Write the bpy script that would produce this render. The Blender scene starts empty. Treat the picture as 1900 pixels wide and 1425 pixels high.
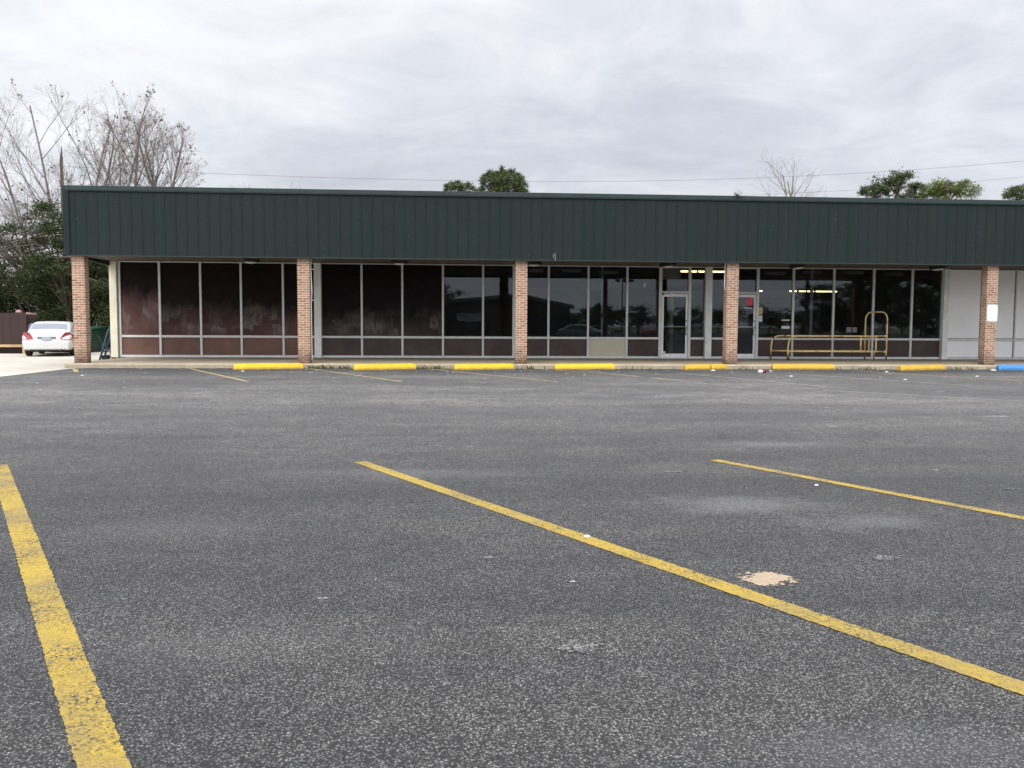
import bpy, math, random
from mathutils import Vector, Matrix, noise
R = random.Random
scene = bpy.context.scene
COL = scene.collection

# ------------------------------------------------------------------ helpers
class MB:
    """collects shapes and links them as one mesh object"""
    def __init__(s):
        s.v = []; s.f = []; s.uv = []; s.mi = []; s.usemi = 0
    def face(s, pts, uv=None):
        n = len(s.v); s.v += [tuple(p) for p in pts]
        s.f.append(tuple(range(n, n + len(pts)))); s.uv.append(uv); s.mi.append(s.usemi)
    def box(s, x0, x1, y0, y1, z0, z1):
        n = len(s.v)
        s.v += [(x0,y0,z0),(x1,y0,z0),(x1,y1,z0),(x0,y1,z0),(x0,y0,z1),(x1,y0,z1),(x1,y1,z1),(x0,y1,z1)]
        for q in ((0,3,2,1),(4,5,6,7),(0,1,5,4),(1,2,6,5),(2,3,7,6),(3,0,4,7)):
            s.f.append(tuple(n+i for i in q)); s.uv.append(None); s.mi.append(s.usemi)
    def obox(s, c, sx, sy, sz, rz=0, rx=0, ry=0):
        M = Matrix.Translation(c) @ Matrix.Rotation(rz,4,'Z') @ Matrix.Rotation(ry,4,'Y') @ Matrix.Rotation(rx,4,'X')
        n = len(s.v)
        for z in (-.5,.5):
            for x,y in ((-.5,-.5),(.5,-.5),(.5,.5),(-.5,.5)):
                s.v.append(tuple(M @ Vector((x*sx,y*sy,z*sz))))
        for q in ((0,3,2,1),(4,5,6,7),(0,1,5,4),(1,2,6,5),(2,3,7,6),(3,0,4,7)):
            s.f.append(tuple(n+i for i in q)); s.uv.append(None); s.mi.append(s.usemi)
    def prism(s, poly, h0, h1, axis='z'):
        """poly: 2d points ccw; extruded along axis"""
        def P(a,b,h): return {'z':(a,b,h),'x':(h,a,b),'y':(a,h,b)}[axis]
        n = len(s.v); k = len(poly)
        s.v += [P(a,b,h0) for a,b in poly] + [P(a,b,h1) for a,b in poly]
        s.f += [tuple(n+i for i in reversed(range(k))), tuple(n+k+i for i in range(k))]
        s.uv += [None,None]; s.mi += [s.usemi]*2
        for i in range(k):
            j = (i+1)%k
            s.f.append((n+i,n+j,n+k+j,n+k+i)); s.uv.append(None); s.mi.append(s.usemi)
    def tube(s, pts, rad, sides=8, cap=True):
        pts = [Vector(p) for p in pts]; n0 = len(s.v); m = len(pts)
        if not hasattr(rad,'__len__'): rad = [rad]*m
        up = None
        for i,p in enumerate(pts):
            a = pts[max(0,i-1)]; b = pts[min(m-1,i+1)]; t = (b-a).normalized()
            if up is None:
                up = Vector((0,0,1)) if abs(t.z) < .9 else Vector((1,0,0))
            u = t.cross(up).normalized(); up = u.cross(t).normalized()
            for k in range(sides):
                an = 2*math.pi*k/sides
                s.v.append(tuple(p + (u*math.cos(an)+up*math.sin(an))*rad[i]))
        for i in range(m-1):
            for k in range(sides):
                a = n0+i*sides+k; b = n0+i*sides+(k+1)%sides
                s.f.append((a,b,b+sides,a+sides)); s.uv.append(None); s.mi.append(s.usemi)
        if cap:
            s.f.append(tuple(n0+k for k in reversed(range(sides)))); s.f.append(tuple(n0+(m-1)*sides+k for k in range(sides)))
            s.uv += [None,None]; s.mi += [s.usemi]*2
    def lathe(s, prof, c=(0,0,0), axis='z', sides=20):
        """prof: (r, h) pairs"""
        n0 = len(s.v); m = len(prof)
        for r,h in prof:
            for k in range(sides):
                a = 2*math.pi*k/sides; x=r*math.cos(a); y=r*math.sin(a)
                q = {'z':(x,y,h),'x':(h,x,y),'y':(x,h,y)}[axis]
                s.v.append((c[0]+q[0],c[1]+q[1],c[2]+q[2]))
        for i in range(m-1):
            for k in range(sides):
                a = n0+i*sides+k; b = n0+i*sides+(k+1)%sides
                s.f.append((a,b,b+sides,a+sides)); s.uv.append(None); s.mi.append(s.usemi)
        s.f.append(tuple(n0+k for k in reversed(range(sides)))); s.f.append(tuple(n0+(m-1)*sides+k for k in range(sides)))
        s.uv += [None,None]; s.mi += [s.usemi]*2
    def loft(s, rings, cap=True):
        n0 = len(s.v); k = len(rings[0])
        for r in rings: s.v += [tuple(p) for p in r]
        for i in range(len(rings)-1):
            for j in range(k):
                a=n0+i*k+j; b=n0+i*k+(j+1)%k
                s.f.append((a,b,b+k,a+k)); s.uv.append(None); s.mi.append(s.usemi)
        if cap:
            s.f.append(tuple(n0+j for j in reversed(range(k)))); s.f.append(tuple(n0+(len(rings)-1)*k+j for j in range(k)))
            s.uv += [None,None]; s.mi += [s.usemi]*2
    def build(s, name, mat, parent=None, smooth=False, bevel=0, boxuv=False, fixn=True, sub=0):
        me = bpy.data.meshes.new(name); me.from_pydata(s.v, [], s.f)
        mats = mat if isinstance(mat,(list,tuple)) else [mat]
        for m in mats: me.materials.append(m)
        if len(mats) > 1: me.polygons.foreach_set('material_index', s.mi)
        if fixn and len(s.f) < 20000:
            import bmesh
            bm = bmesh.new(); bm.from_mesh(me); bmesh.ops.recalc_face_normals(bm, faces=bm.faces); bm.to_mesh(me); bm.free()
        if boxuv:
            uvl = me.uv_layers.new(name='UVMap')
            for p in me.polygons:
                n = p.normal
                for li in p.loop_indices:
                    c = me.vertices[me.loops[li].vertex_index].co
                    if abs(n.x) > abs(n.y) and abs(n.x) > abs(n.z): uv = (c.y+.05, c.z)
                    elif abs(n.y) > abs(n.z): uv = (c.x, c.z)
                    else: uv = (c.x, c.y)
                    uvl.data[li].uv = uv
        if smooth: me.polygons.foreach_set('use_smooth', [True]*len(me.polygons))
        me.update()
        o = bpy.data.objects.new(name, me); COL.objects.link(o)
        if parent: o.parent = parent
        if bevel:
            b = o.modifiers.new('b','BEVEL'); b.width = bevel; b.segments = 2; b.limit_method='ANGLE'
        if sub:
            b = o.modifiers.new('s','SUBSURF'); b.levels = sub; b.render_levels = sub
        return o

def empty(name, loc=(0,0,0), rz=0):
    o = bpy.data.objects.new(name, None); COL.objects.link(o); o.location = loc; o.rotation_euler = (0,0,rz); return o
def tag(o, label, cat=None, group=None, kind=None):
    if label: o['label'] = label
    if cat: o['category'] = cat
    if group: o['group'] = group
    if kind: o['kind'] = kind
    return o
def struct(o, label=None):
    o['kind'] = 'structure'
    if label: o['label'] = label
    return o
def copy_tree(o, parent=None):
    c = o.copy(); COL.objects.link(c); c.parent = parent
    for ch in list(o.children): copy_tree(ch, c)
    return c

# ------------------------------------------------------------------ node helpers
class NT:
    def __init__(s, name):
        m = bpy.data.materials.new(name); m.use_nodes = True; s.m = m; s.t = m.node_tree
        s.t.nodes.clear(); s.out = s.t.nodes.new('ShaderNodeOutputMaterial')
    def n(s, typ, **kw):
        nd = s.t.nodes.new(typ)
        for k,v in kw.items():
            if k.startswith('i_'): nd.inputs[k[2:].replace('_',' ')].default_value = v
            else: setattr(nd, k, v)
        return nd
    def l(s, a, b): s.t.links.new(a, b)
    def pos(s, scale=(1,1,1), loc=(0,0,0)):
        g = s.n('ShaderNodeNewGeometry'); mp = s.n('ShaderNodeMapping'); s.l(g.outputs['Position'], mp.inputs['Vector'])
        mp.inputs['Scale'].default_value = scale; mp.inputs['Location'].default_value = loc; return mp.outputs[0]
    def noise(s, vec, scale, detail=4, rough=.6, dist=0):
        nd = s.n('ShaderNodeTexNoise'); nd.inputs['Scale'].default_value=scale; nd.inputs['Detail'].default_value=detail
        nd.inputs['Roughness'].default_value=rough; nd.inputs['Distortion'].default_value=dist
        s.l(vec, nd.inputs['Vector']); return nd.outputs['Fac']
    def ramp(s, fac, stops):
        r = s.n('ShaderNodeValToRGB'); e = r.color_ramp.elements
        while len(e) < len(stops): e.new(.5)
        for i,(p,c) in enumerate(stops):
            e[i].position = p; e[i].color = (c,c,c,1) if isinstance(c,(int,float)) else (*c,1)
        s.l(fac, r.inputs[0]); return r.outputs[0]
    def mix(s, fac, a, b, mode='MIX'):
        m = s.n('ShaderNodeMix', data_type='RGBA', blend_type=mode)
        for val, k in ((fac, 0), (a, 6), (b, 7)):
            sock = m.inputs[k]
            if hasattr(val,'is_output'): s.l(val, sock)
            elif k and isinstance(val,(int,float)): sock.default_value=(val,val,val,1)
            elif k == 0: sock.default_value = val
            else: sock.default_value = (*val,1)
        return m.outputs[2]
    def math(s, op, a, b=0, clamp=False):
        m = s.n('ShaderNodeMath', operation=op, use_clamp=clamp)
        for v,i in ((a,0),(b,1)):
            if hasattr(v,'is_output'): s.l(v, m.inputs[i])
            else: m.inputs[i].default_value = v
        return m.outputs[0]
    def bump(s, h, strength=.5, dist=.01, normal=None):
        b = s.n('ShaderNodeBump'); b.inputs['Strength'].default_value=strength; b.inputs['Distance'].default_value=dist
        s.l(h, b.inputs['Height'])
        if normal: s.l(normal, b.inputs['Normal'])
        return b.outputs[0]
    def bsdf(s, col, rough=.6, metal=0, spec=.5, normal=None, **kw):
        b = s.n('ShaderNodeBsdfPrincipled')
        for val, sock in ((col,'Base Color'),(rough,'Roughness'),(metal,'Metallic'),(spec,'Specular IOR Level')):
            if hasattr(val,'is_output'): s.l(val, b.inputs[sock])
            elif sock == 'Base Color': b.inputs[sock].default_value = (*val,1)
            else: b.inputs[sock].default_value = val
        if normal: s.l(normal, b.inputs['Normal'])
        for k,v in kw.items(): b.inputs[k].default_value = v
        s.l(b.outputs[0], s.out.inputs[0]); return b
def sep(t, vec):
    x = t.n('ShaderNodeSeparateXYZ'); t.l(vec, x.inputs[0]); return x.outputs

MAT = {}
def simple(name, col, rough=.6, var=.25, scale=3, metal=0, spec=.4, bumps=0, bscale=40, stretch=(1,1,1)):
    t = NT(name); p = t.pos(stretch); n = t.noise(p, scale, 5, .65)
    c = t.mix(t.ramp(n, [(.3,0),(.7,1)]), tuple(x*(1-var) for x in col), tuple(min(1,x*(1+var)) for x in col))
    nm = t.bump(t.noise(p, bscale, 3), bumps, .01) if bumps else None
    t.bsdf(c, rough, metal, spec, nm); MAT[name] = t.m; return t.m

# asphalt colour network shared by the lot and the worn paint on it
def asphalt_net(t):
    p = t.pos()
    g = sep(t, t.n('ShaderNodeNewGeometry').outputs['Position'])
    v = t.n('ShaderNodeTexVoronoi'); v.inputs['Scale'].default_value = 104; t.l(p, v.inputs['Vector'])
    v2 = t.n('ShaderNodeTexVoronoi'); v2.inputs['Scale'].default_value = 200; t.l(p, v2.inputs['Vector'])
    cs = sep(t, v.outputs['Color']); cs2 = sep(t, v2.outputs['Color'])
    stone = t.ramp(cs[0], [(0,.020),(.5,.042),(.8,.077),(.95,.12),(1,.18)])
    stone2 = t.ramp(cs2[0], [(0,.027),(.55,.055),(.88,.095),(1,.19)])
    base = t.mix(.45, stone, stone2)
    gap = t.ramp(v.outputs['Distance'], [(.20,1.12),(.55,.16)])
    base = t.mix(1, base, gap, 'MULTIPLY')
    big = t.noise(p, .22, 5, .6, .5)
    med = t.noise(p, 1.7, 6, .62, .3)
    fine = t.noise(p, 9, 4, .7)
    band = t.noise(t.pos((.12,.9,1)), .5, 4, .6)       # drive-lane wear running along the front of the shops
    lvl = t.math('ADD', t.math('MULTIPLY', big, .9), t.math('MULTIPLY', med, .55))
    lvl = t.math('ADD', lvl, t.math('MULTIPLY', band, .5))
    lvl = t.ramp(t.math('MULTIPLY', lvl, .55), [(.36,(1.02,1.01,1.01)),(.53,(1.48,1.465,1.455)),(.68,(2.2,2.15,2.08))])
    base = t.mix(1, base, lvl, 'MULTIPLY')
    base = t.mix(1, base, (1.10,1.085,1.05), 'MULTIPLY')
    base = t.mix(1, base, t.ramp(fine, [(.3,.8),(.7,1.22)]), 'MULTIPLY')
    # worn, sun-bleached zone in the drive lane and by the kerb; fresher dark sealer strip right at the kerb
    lane = t.n('ShaderNodeMapRange'); t.l(g[1], lane.inputs[0])
    for i,vv in enumerate((6.5,15,0,1)): lane.inputs[1+i].default_value = vv
    lane = t.math('MULTIPLY', lane.outputs[0], t.ramp(med, [(.25,.75),(.7,1)]))
    base = t.mix(lane, base, t.mix(1, base, (2.35,2.32,2.28), 'MULTIPLY'))
    kn = t.math('ADD', g[1], t.math('MULTIPLY', t.math('SUBTRACT', t.noise(t.pos((.5,1,1)), 1.1, 5, .6), .5), 4))
    kerb = t.ramp(t.math('MULTIPLY', t.math('SUBTRACT', kn, 20), .2), [(.45,0),(.72,.75)])
    base = t.mix(kerb, base, (.05,.05,.052))
    # pale scuffs
    trk = t.noise(t.pos((.10,.55,1),(4,0,0)), 1.6, 6, .65, .4)
    base = t.mix(1, base, t.ramp(trk, [(.36,(.85,.85,.86)),(.5,(1,1,1)),(.66,(1.26,1.24,1.2))]), 'MULTIPLY')
    sc = t.ramp(t.noise(p, .9, 8, .72, .6), [(.64,0),(.73,.5)])
    base = t.mix(t.math('MULTIPLY', sc, t.ramp(cs[1], [(.2,.2),(.8,1)])), base, (.30,.30,.29))
    for (cx,cy_,rx_,ry_,am) in ((2.05,5.95,.75,.42,.26),(2.7,5.35,.6,.25,.22),(3.4,9.0,.8,.3,.25),(-.5,7.3,1.2,.35,.2),(-1.6,5.4,.8,.4,.09),(1.3,2.4,.9,.3,.12),(-.9,3.4,.7,.3,.07)):
        mp = t.pos((1/rx_,1/ry_,1),(-cx/rx_,-cy_/ry_,0)); ln = t.n('ShaderNodeVectorMath', operation='LENGTH'); t.l(mp, ln.inputs[0])
        d_ = t.math('ADD', ln.outputs['Value'], t.math('MULTIPLY', t.math('SUBTRACT', t.math('ADD', t.math('MULTIPLY', med, .6), t.math('MULTIPLY', fine, .4)), .5), 4.5))
        base = t.mix(t.math('MULTIPLY', t.ramp(d_, [(.2,am),(1.0,0)]), t.ramp(cs[1], [(.1,.4),(.8,1)])), base, (.27,.265,.255))
    h = t.math('ADD', t.math('MULTIPLY', v.outputs['Distance'], -1.0), t.math('MULTIPLY', fine, .4))
    nm = t.bump(h, .9, .006)
    return base, nm, cs, fine, med

def m_asphalt():
    t = NT('asphalt'); b, nm, *_ = asphalt_net(t); t.bsdf(b, .72, 0, .35, nm); MAT['asphalt'] = t.m
m_asphalt()

def paint_mat(name, col, wear_lo, wear_hi, soot=.4):
    t = NT(name); b, nm, cs, fine, med = asphalt_net(t)
    p = t.pos()
    pits = t.math('ADD', t.math('MULTIPLY', cs[2], .38), t.math('MULTIPLY', t.noise(p, 2.2, 6, .75), .95))
    keep = t.ramp(pits, [(wear_lo,1),(wear_hi,0)])
    pc = t.mix(t.ramp(t.noise(p, 26, 3, .7), [(.3,0),(.75,1)]), tuple(c*.72 for c in col), col)
    pc = t.mix(t.ramp(t.noise(p, 1.5, 5, .65, .4), [(.47,0),(.66,soot)]), pc, tuple(c*.3+.05 for c in col))
    c = t.mix(keep, b, pc)
    t.bsdf(c, .6, 0, .4, nm); MAT[name] = t.m
paint_mat('paint_yellow', (.40,.27,.028), .66, .93, .75)
paint_mat('paint_yellow_faded', (.50,.37,.15), .66, .88, .3)
paint_mat('paint_white_faded', (.42,.41,.39), .60, .80, .2)
paint_mat('paint_peach', (.38,.285,.19), .90, .98, 0)
paint_mat('paint_speckle', (.33,.325,.315), .40, .66, 0)

def m_concrete(name, a, b, stain, sc=.6):
    t = NT(name); p = t.pos()
    c = t.mix(t.ramp(t.noise(p, sc, 6, .65), [(.35,0),(.65,1)]), a, b)
    c = t.mix(t.ramp(t.noise(p, 3.1, 7, .75, .5), [(.55,0),(.75,.55)]), c, stain)
    c = t.mix(1, c, t.ramp(t.noise(p, 60, 3, .6), [(.3,.86),(.7,1.1)]), 'MULTIPLY')
    t.bsdf(c, .8, 0, .3, t.bump(t.noise(p, 50, 4), .25, .005)); MAT[name] = t.m
m_concrete('concrete_drive', (.37,.34,.285), (.46,.425,.36), (.36,.33,.28), .4)
m_concrete('concrete_walk', (.27,.225,.16), (.37,.31,.215), (.20,.18,.14), .7)
m_concrete('kerb_paint', (.42,.35,.25), (.31,.26,.18), (.05,.045,.04), 1.6)
m_concrete('ground_dirt', (.16,.14,.09), (.10,.11,.05), (.07,.08,.03), .15)

def m_fascia():
    t = NT('green_metal'); p = t.pos()
    pn = t.n('ShaderNodeTexWhiteNoise', noise_dimensions='1D'); g = sep(t, t.n('ShaderNodeNewGeometry').outputs['Position'])
    t.l(t.math('FLOOR', t.math('DIVIDE', g[0], .915)), pn.inputs['W'])
    c = t.mix(t.ramp(pn.outputs[0], [(0,0),(1,1)]), (.0110,.0225,.0185), (.0150,.0240,.0210))
    c = t.mix(t.ramp(t.noise(t.pos((1,1,.15)), 3, 6, .7), [(.38,0),(.68,.9)]), c, (.017,.021,.0215))
    c = t.mix(t.ramp(t.noise(t.pos((3,1,.12)), 3.5, 6, .75), [(.58,0),(.72,.35)]), c, (.045,.055,.05))
    c = t.mix(t.ramp(t.noise(p, 14, 2, .5), [(.74,0),(.78,.5)]), c, (.16,.17,.16))
    t.bsdf(c, t.ramp(t.noise(p, 2.5, 4), [(.3,.5),(.7,.7)]), 0, .14, t.bump(t.noise(p, 1.2, 3), .15, .02)); MAT['green_metal'] = t.m
m_fascia()
simple('coping_metal', (.026,.040,.038), .5, .2, 2, spec=.25)
simple('soffit_metal', (.15,.115,.08), .6, .3, 1.2, stretch=(1,.3,1))

def m_brick():
    t = NT('brick')
    uv = t.n('ShaderNodeUVMap'); p = t.pos()
    w = t.n('ShaderNodeVectorMath', operation='ADD'); t.l(uv.outputs[0], w.inputs[0])
    br = t.n('ShaderNodeTexBrick'); t.l(uv.outputs[0], br.inputs['Vector'])
    br.offset = .5
    for k,v in (('Scale',1),('Mortar Size',.009),('Mortar Smooth',.25),('Bias',-.1),('Brick Width',.205),('Row Height',.0677)): br.inputs[k].default_value = v
    br.inputs['Color1'].default_value = (.37,.215,.145,1); br.inputs['Color2'].default_value = (.17,.072,.048,1); br.inputs['Mortar'].default_value = (.56,.42,.29,1)
    blotch = t.noise(p, 7, 4, .7)
    c = t.mix(t.ramp(blotch, [(.42,0),(.72,.6)]), br.outputs['Color'], (.40,.28,.195))
    c = t.mix(br.outputs['Fac'], c, (.58,.46,.35))
    # splash-back grime low on the pier and old whitish wash
    g = sep(t, t.n('ShaderNodeNewGeometry').outputs['Position'])
    low = t.math('ADD', g[2], t.math('MULTIPLY', t.noise(p, 5, 5, .7), 1.1))
    c = t.mix(t.ramp(t.math('MULTIPLY', low, .5), [(.32,.9),(.58,0)]), c, (.085,.05,.035))
    c = t.mix(t.ramp(t.noise(t.pos((1,1,.5)), 2.7, 5, .7), [(.56,0),(.7,.45)]), c, (.17,.13,.09))
    t.bsdf(c, .85, 0, .25, t.bump(t.math('ADD', t.math('MULTIPLY', br.outputs['Fac'], -1), t.math('MULTIPLY', t.noise(p, 60, 3), .3)), .7, .008)); MAT['brick'] = t.m
m_brick()

simple('aluminium', (.64,.65,.64), .4, .10, 5, metal=.0, spec=.5)
simple('white_painted', (.76,.77,.75), .6, .12, 3, bumps=.1)
simple('cream_painted', (.70,.66,.52), .6, .12, 2, bumps=.1)
simple('white_board', (.89,.90,.905), .5, .05, .8)
simple('beige_board', (.55,.52,.39), .6, .08, 1.5)
simple('dark_gap', (.012,.012,.013), .8, .1)
simple('rubber', (.02,.02,.02), .8, .2)
simple('black_plastic', (.02,.02,.022), .5, .2)
simple('int_wall', (.16,.16,.15), .8, .15, .6)
simple('int_floor', (.10,.095,.085), .5, .3, .8)
simple('int_ceiling', (.20,.20,.19), .9, .15, 1.3)
simple('wall_block', (.42,.40,.34), .8, .12, 1.2, bumps=.2)
simple('roof_membrane', (.22,.22,.21), .9, .2, .6)
simple('bark_pale', (.20,.17,.14), .9, .3, 6)
simple('twig', (.185,.158,.14), .9, .25, 2)
simple('bark_dark', (.09,.07,.055), .9, .3, 5)
simple('galv', (.78,.80,.80), .4, .1, 8, metal=.1)
simple('lens_white', (.75,.75,.72), .35, .05)
simple('paper_white', (.72,.72,.72), .7, .06, 8)
simple('paper_red', (.72,.10,.14), .6, .3, 9)
simple('paper_yellow', (.62,.50,.28), .7, .3, 14)
simple('red_plastic', (.20,.02,.025), .4, .1)
simple('container_brown', (.030,.014,.011), .6, .2, 2, stretch=(1,1,.4))
simple('timber', (.45,.30,.15), .8, .25, 8, stretch=(.3,1,1))
simple('dumpster_green', (.013,.052,.031), .5, .3, 3)
simple('cream_siding', (.70,.66,.46), .7, .06, 2)
simple('far_white', (.62,.60,.56), .7, .1, 1)
simple('roof_brown', (.22,.19,.15), .8, .2, 3)
simple('truck_blue', (.03,.07,.11), .45, .3, 8)
simple('dark_steel', (.05,.05,.055), .5, .2, 4, metal=.4)
simple('shed_wall', (.10,.085,.08), .6, .2, .8)
simple('shed_roof', (.22,.20,.18), .5, .15, .8)
simple('banner_cloth', (.75,.75,.75), .6, .05, 2)

def m_glass(name, tint, ior, rough=0):
    t = NT(name); fr = t.n('ShaderNodeFresnel'); fr.inputs[0].default_value = ior
    tr = t.n('ShaderNodeBsdfTransparent'); tr.inputs[0].default_value = (*tint,1)
    gl = t.n('ShaderNodeBsdfGlossy'); gl.inputs['Roughness'].default_value = rough; gl.inputs[0].default_value=(.9,.95,1,1)
    gl.inputs['Normal']
    t.l(t.bump(t.noise(t.pos(), .4, 1, .4), .004, .03), gl.inputs['Normal'])
    mx = t.n('ShaderNodeMixShader'); t.l(fr.outputs[0], mx.inputs[0]); t.l(tr.outputs[0], mx.inputs[1]); t.l(gl.outputs[0], mx.inputs[2])
    # thin film of dust
    df = t.n('ShaderNodeBsdfDiffuse'); df.inputs[0].default_value = (.3,.31,.31,1)
    m2 = t.n('ShaderNodeMixShader')
    t.l(t.ramp(t.noise(t.pos((1,1,.6)), 2.3, 6, .7), [(.4,.004),(.75,.035)]), m2.inputs[0]); t.l(mx.outputs[0], m2.inputs[1]); t.l(df.outputs[0], m2.inputs[2])
    t.l(m2.outputs[0], t.out.inputs[0]); MAT[name] = t.m
m_glass('shop_glass', (.70,.74,.75), 1.40)

def m_stained_shaded(name, base, chalk_amt, shade_z):
    """painted-over pane: maroon film, chalky glue residue where posters hung, canopy shade painted black from the top down"""
    t = NT(name); p = t.pos(); g = sep(t, t.n('ShaderNodeNewGeometry').outputs['Position'])
    c = t.mix(t.ramp(t.noise(p, 1.1, 5, .6), [(.3,0),(.7,1)]), tuple(x*.7 for x in base), tuple(x*1.25 for x in base))
    # residue: blocky-edged smears, taller than wide
    n1 = t.noise(t.pos((1.4,1,.9),(3,0,1)), 2.2, 7, .7, .4)
    n2 = t.noise(t.pos((6,1,.7)), 1.6, 5, .7)
    wob = t.n('ShaderNodeVectorMath', operation='SCALE'); nc = t.n('ShaderNodeTexNoise'); nc.inputs['Scale'].default_value = 3.5; nc.inputs['Detail'].default_value = 5; t.l(p, nc.inputs['Vector'])
    t.l(nc.outputs['Color'], wob.inputs[0]); wob.inputs['Scale'].default_value = .22
    ad = t.n('ShaderNodeVectorMath', operation='ADD'); t.l(t.pos((1.25,.001,.85)), ad.inputs[0]); t.l(wob.outputs[0], ad.inputs[1])
    vo = t.n('ShaderNodeTexVoronoi', distance='CHEBYCHEV'); vo.inputs['Scale'].default_value = 2.1; t.l(ad.outputs[0], vo.inputs['Vector'])
    cell = t.ramp(sep(t, vo.outputs['Color'])[0], [(.30,0),(.36,.35),(.62,.45),(.68,1)])      # torn poster remains
    zz = t.math('ADD', g[2], t.math('MULTIPLY', t.noise(p, 1.3, 3), .9))
    zm = t.ramp(t.math('MULTIPLY', zz, .33), [(.40,0),(.56,1),(.76,1),(.92,0)])
    body = t.ramp(t.math('ADD', t.math('MULTIPLY', n1, .7), t.math('MULTIPLY', n2, .3)), [(.40,0),(.56,.7),(.68,1)])
    ch = t.math('MULTIPLY', t.math('MULTIPLY', t.math('MULTIPLY', cell, body), zm), chalk_amt)
    c = t.mix(ch, c, (.27,.25,.24))
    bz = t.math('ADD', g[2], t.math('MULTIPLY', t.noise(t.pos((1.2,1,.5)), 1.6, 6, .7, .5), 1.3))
    c = t.mix(t.ramp(t.math('MULTIPLY', t.math('SUBTRACT', bz, shade_z), .8), [(.0,0),(.70,.95)]), c, (.007,.006,.006))  # shade under the canopy painted into the upper pane colour, noisy lower edge
    t.bsdf(c, t.ramp(n1, [(.35,.35),(.65,.65)]), 0, .05); MAT[name] = t.m
m_stained_shaded('pane_maroon_warm', (.115,.060,.054), .55, 2.3)
m_stained_shaded('pane_maroon', (.088,.050,.046), .7, 1.8)
m_stained_shaded('pane_grey', (.058,.042,.040), .7, 1.6)
simple('lower_maroon', (.145,.078,.060), .5, .28, 1.1, spec=.25)
simple('lower_maroon_dark', (.066,.042,.040), .45, .3, 1.1, spec=.25)

def m_stop(name, col, under):
    t = NT(name); p = t.pos()
    c = t.mix(t.ramp(t.noise(p, 5, 5, .7), [(.3,0),(.7,1)]), tuple(x*.82 for x in col), col)
    g = sep(t, t.n('ShaderNodeNewGeometry').outputs['Position'])
    low = t.math('ADD', g[2], t.math('MULTIPLY', t.noise(p, 9, 5, .75), .09))
    c = t.mix(t.ramp(t.math('MULTIPLY', low, 5), [(.30,.9),(.50,0)]), c, under)
    c = t.mix(t.ramp(t.noise(p, 11, 6, .75), [(.66,0),(.72,.8)]), c, under)
    t.bsdf(c, .55, 0, .4, t.bump(t.noise(p, 30, 4), .3, .008)); MAT[name] = t.m
m_stop('stop_yellow', (.76,.46,.015), (.22,.17,.10)); m_stop('stop_yellow_dull', (.60,.37,.03), (.17,.12,.07)); m_stop('stop_blue', (.05,.25,.62), (.12,.15,.2))

def m_rusty():
    t = NT('rusty_yellow'); p = t.pos()
    c = t.mix(t.ramp(t.noise(p, 6, 6, .72), [(.56,0),(.62,1)]), (.88,.64,.28), (.16,.07,.03))
    g = sep(t, t.n('ShaderNodeNewGeometry').outputs['Position'])
    low = t.math('ADD', g[2], t.math('MULTIPLY', t.noise(p, 7, 4), .25))
    c = t.mix(t.ramp(low, [(.38,.95),(.56,0)]), c, (.10,.03,.02))
    t.bsdf(c, .6, 0, .35); MAT['rusty_yellow'] = t.m
m_rusty()

def m_leaf(name, a, b):
    t = NT(name); oi = t.n('ShaderNodeNewGeometry')
    c = t.mix(oi.outputs['Random Per Island'], a, b)
    bs = t.bsdf(c, .65, 0, .25)
    tr = t.n('ShaderNodeBsdfTranslucent'); t.l(c, tr.inputs[0])
    mx = t.n('ShaderNodeMixShader'); mx.inputs[0].default_value = .25
    t.l(bs.outputs[0], mx.inputs[1]); t.l(tr.outputs[0], mx.inputs[2]); t.l(mx.outputs[0], t.out.inputs[0]); MAT[name] = t.m
m_leaf('leaf_oak', (.020,.030,.010), (.078,.096,.035)); m_leaf('leaf_pine', (.035,.052,.018), (.10,.125,.045))
m_leaf('leaf_light', (.07,.10,.025), (.19,.22,.06)); m_leaf('leaf_weed', (.05,.06,.02), (.14,.12,.05))
m_leaf('dry_leaf', (.07,.06,.03), (.16,.11,.06))

def m_car(name, col):
    t = NT(name); t.bsdf(t.mix(t.ramp(t.noise(t.pos(), 2, 3), [(.3,0),(.7,1)]), tuple(x*.94 for x in col), col), .3, 0, .5, None, **{'Coat Weight':.6,'Coat Roughness':.06}); MAT[name]=t.m
m_car('car_white', (.60,.605,.585)); m_car('car_grey', (.25,.26,.28)); m_car('car_red', (.30,.03,.02))
t = NT('car_glass'); t.bsdf((.10,.12,.15), .06, 0, .9); MAT['car_glass'] = t.m
t = NT('tail_red'); t.bsdf((.24,.006,.012), .2, 0, .4, None, **{'Coat Weight':.8}); MAT['tail_red'] = t.m
t = NT('tube_lit'); em = t.n('ShaderNodeEmission'); em.inputs[0].default_value=(1,.80,.42,1); em.inputs[1].default_value=7; t.l(em.outputs[0], t.out.inputs[0]); MAT['tube_lit'] = t.m
simple('tube_off', (.60,.60,.58), .5, .05)

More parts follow.
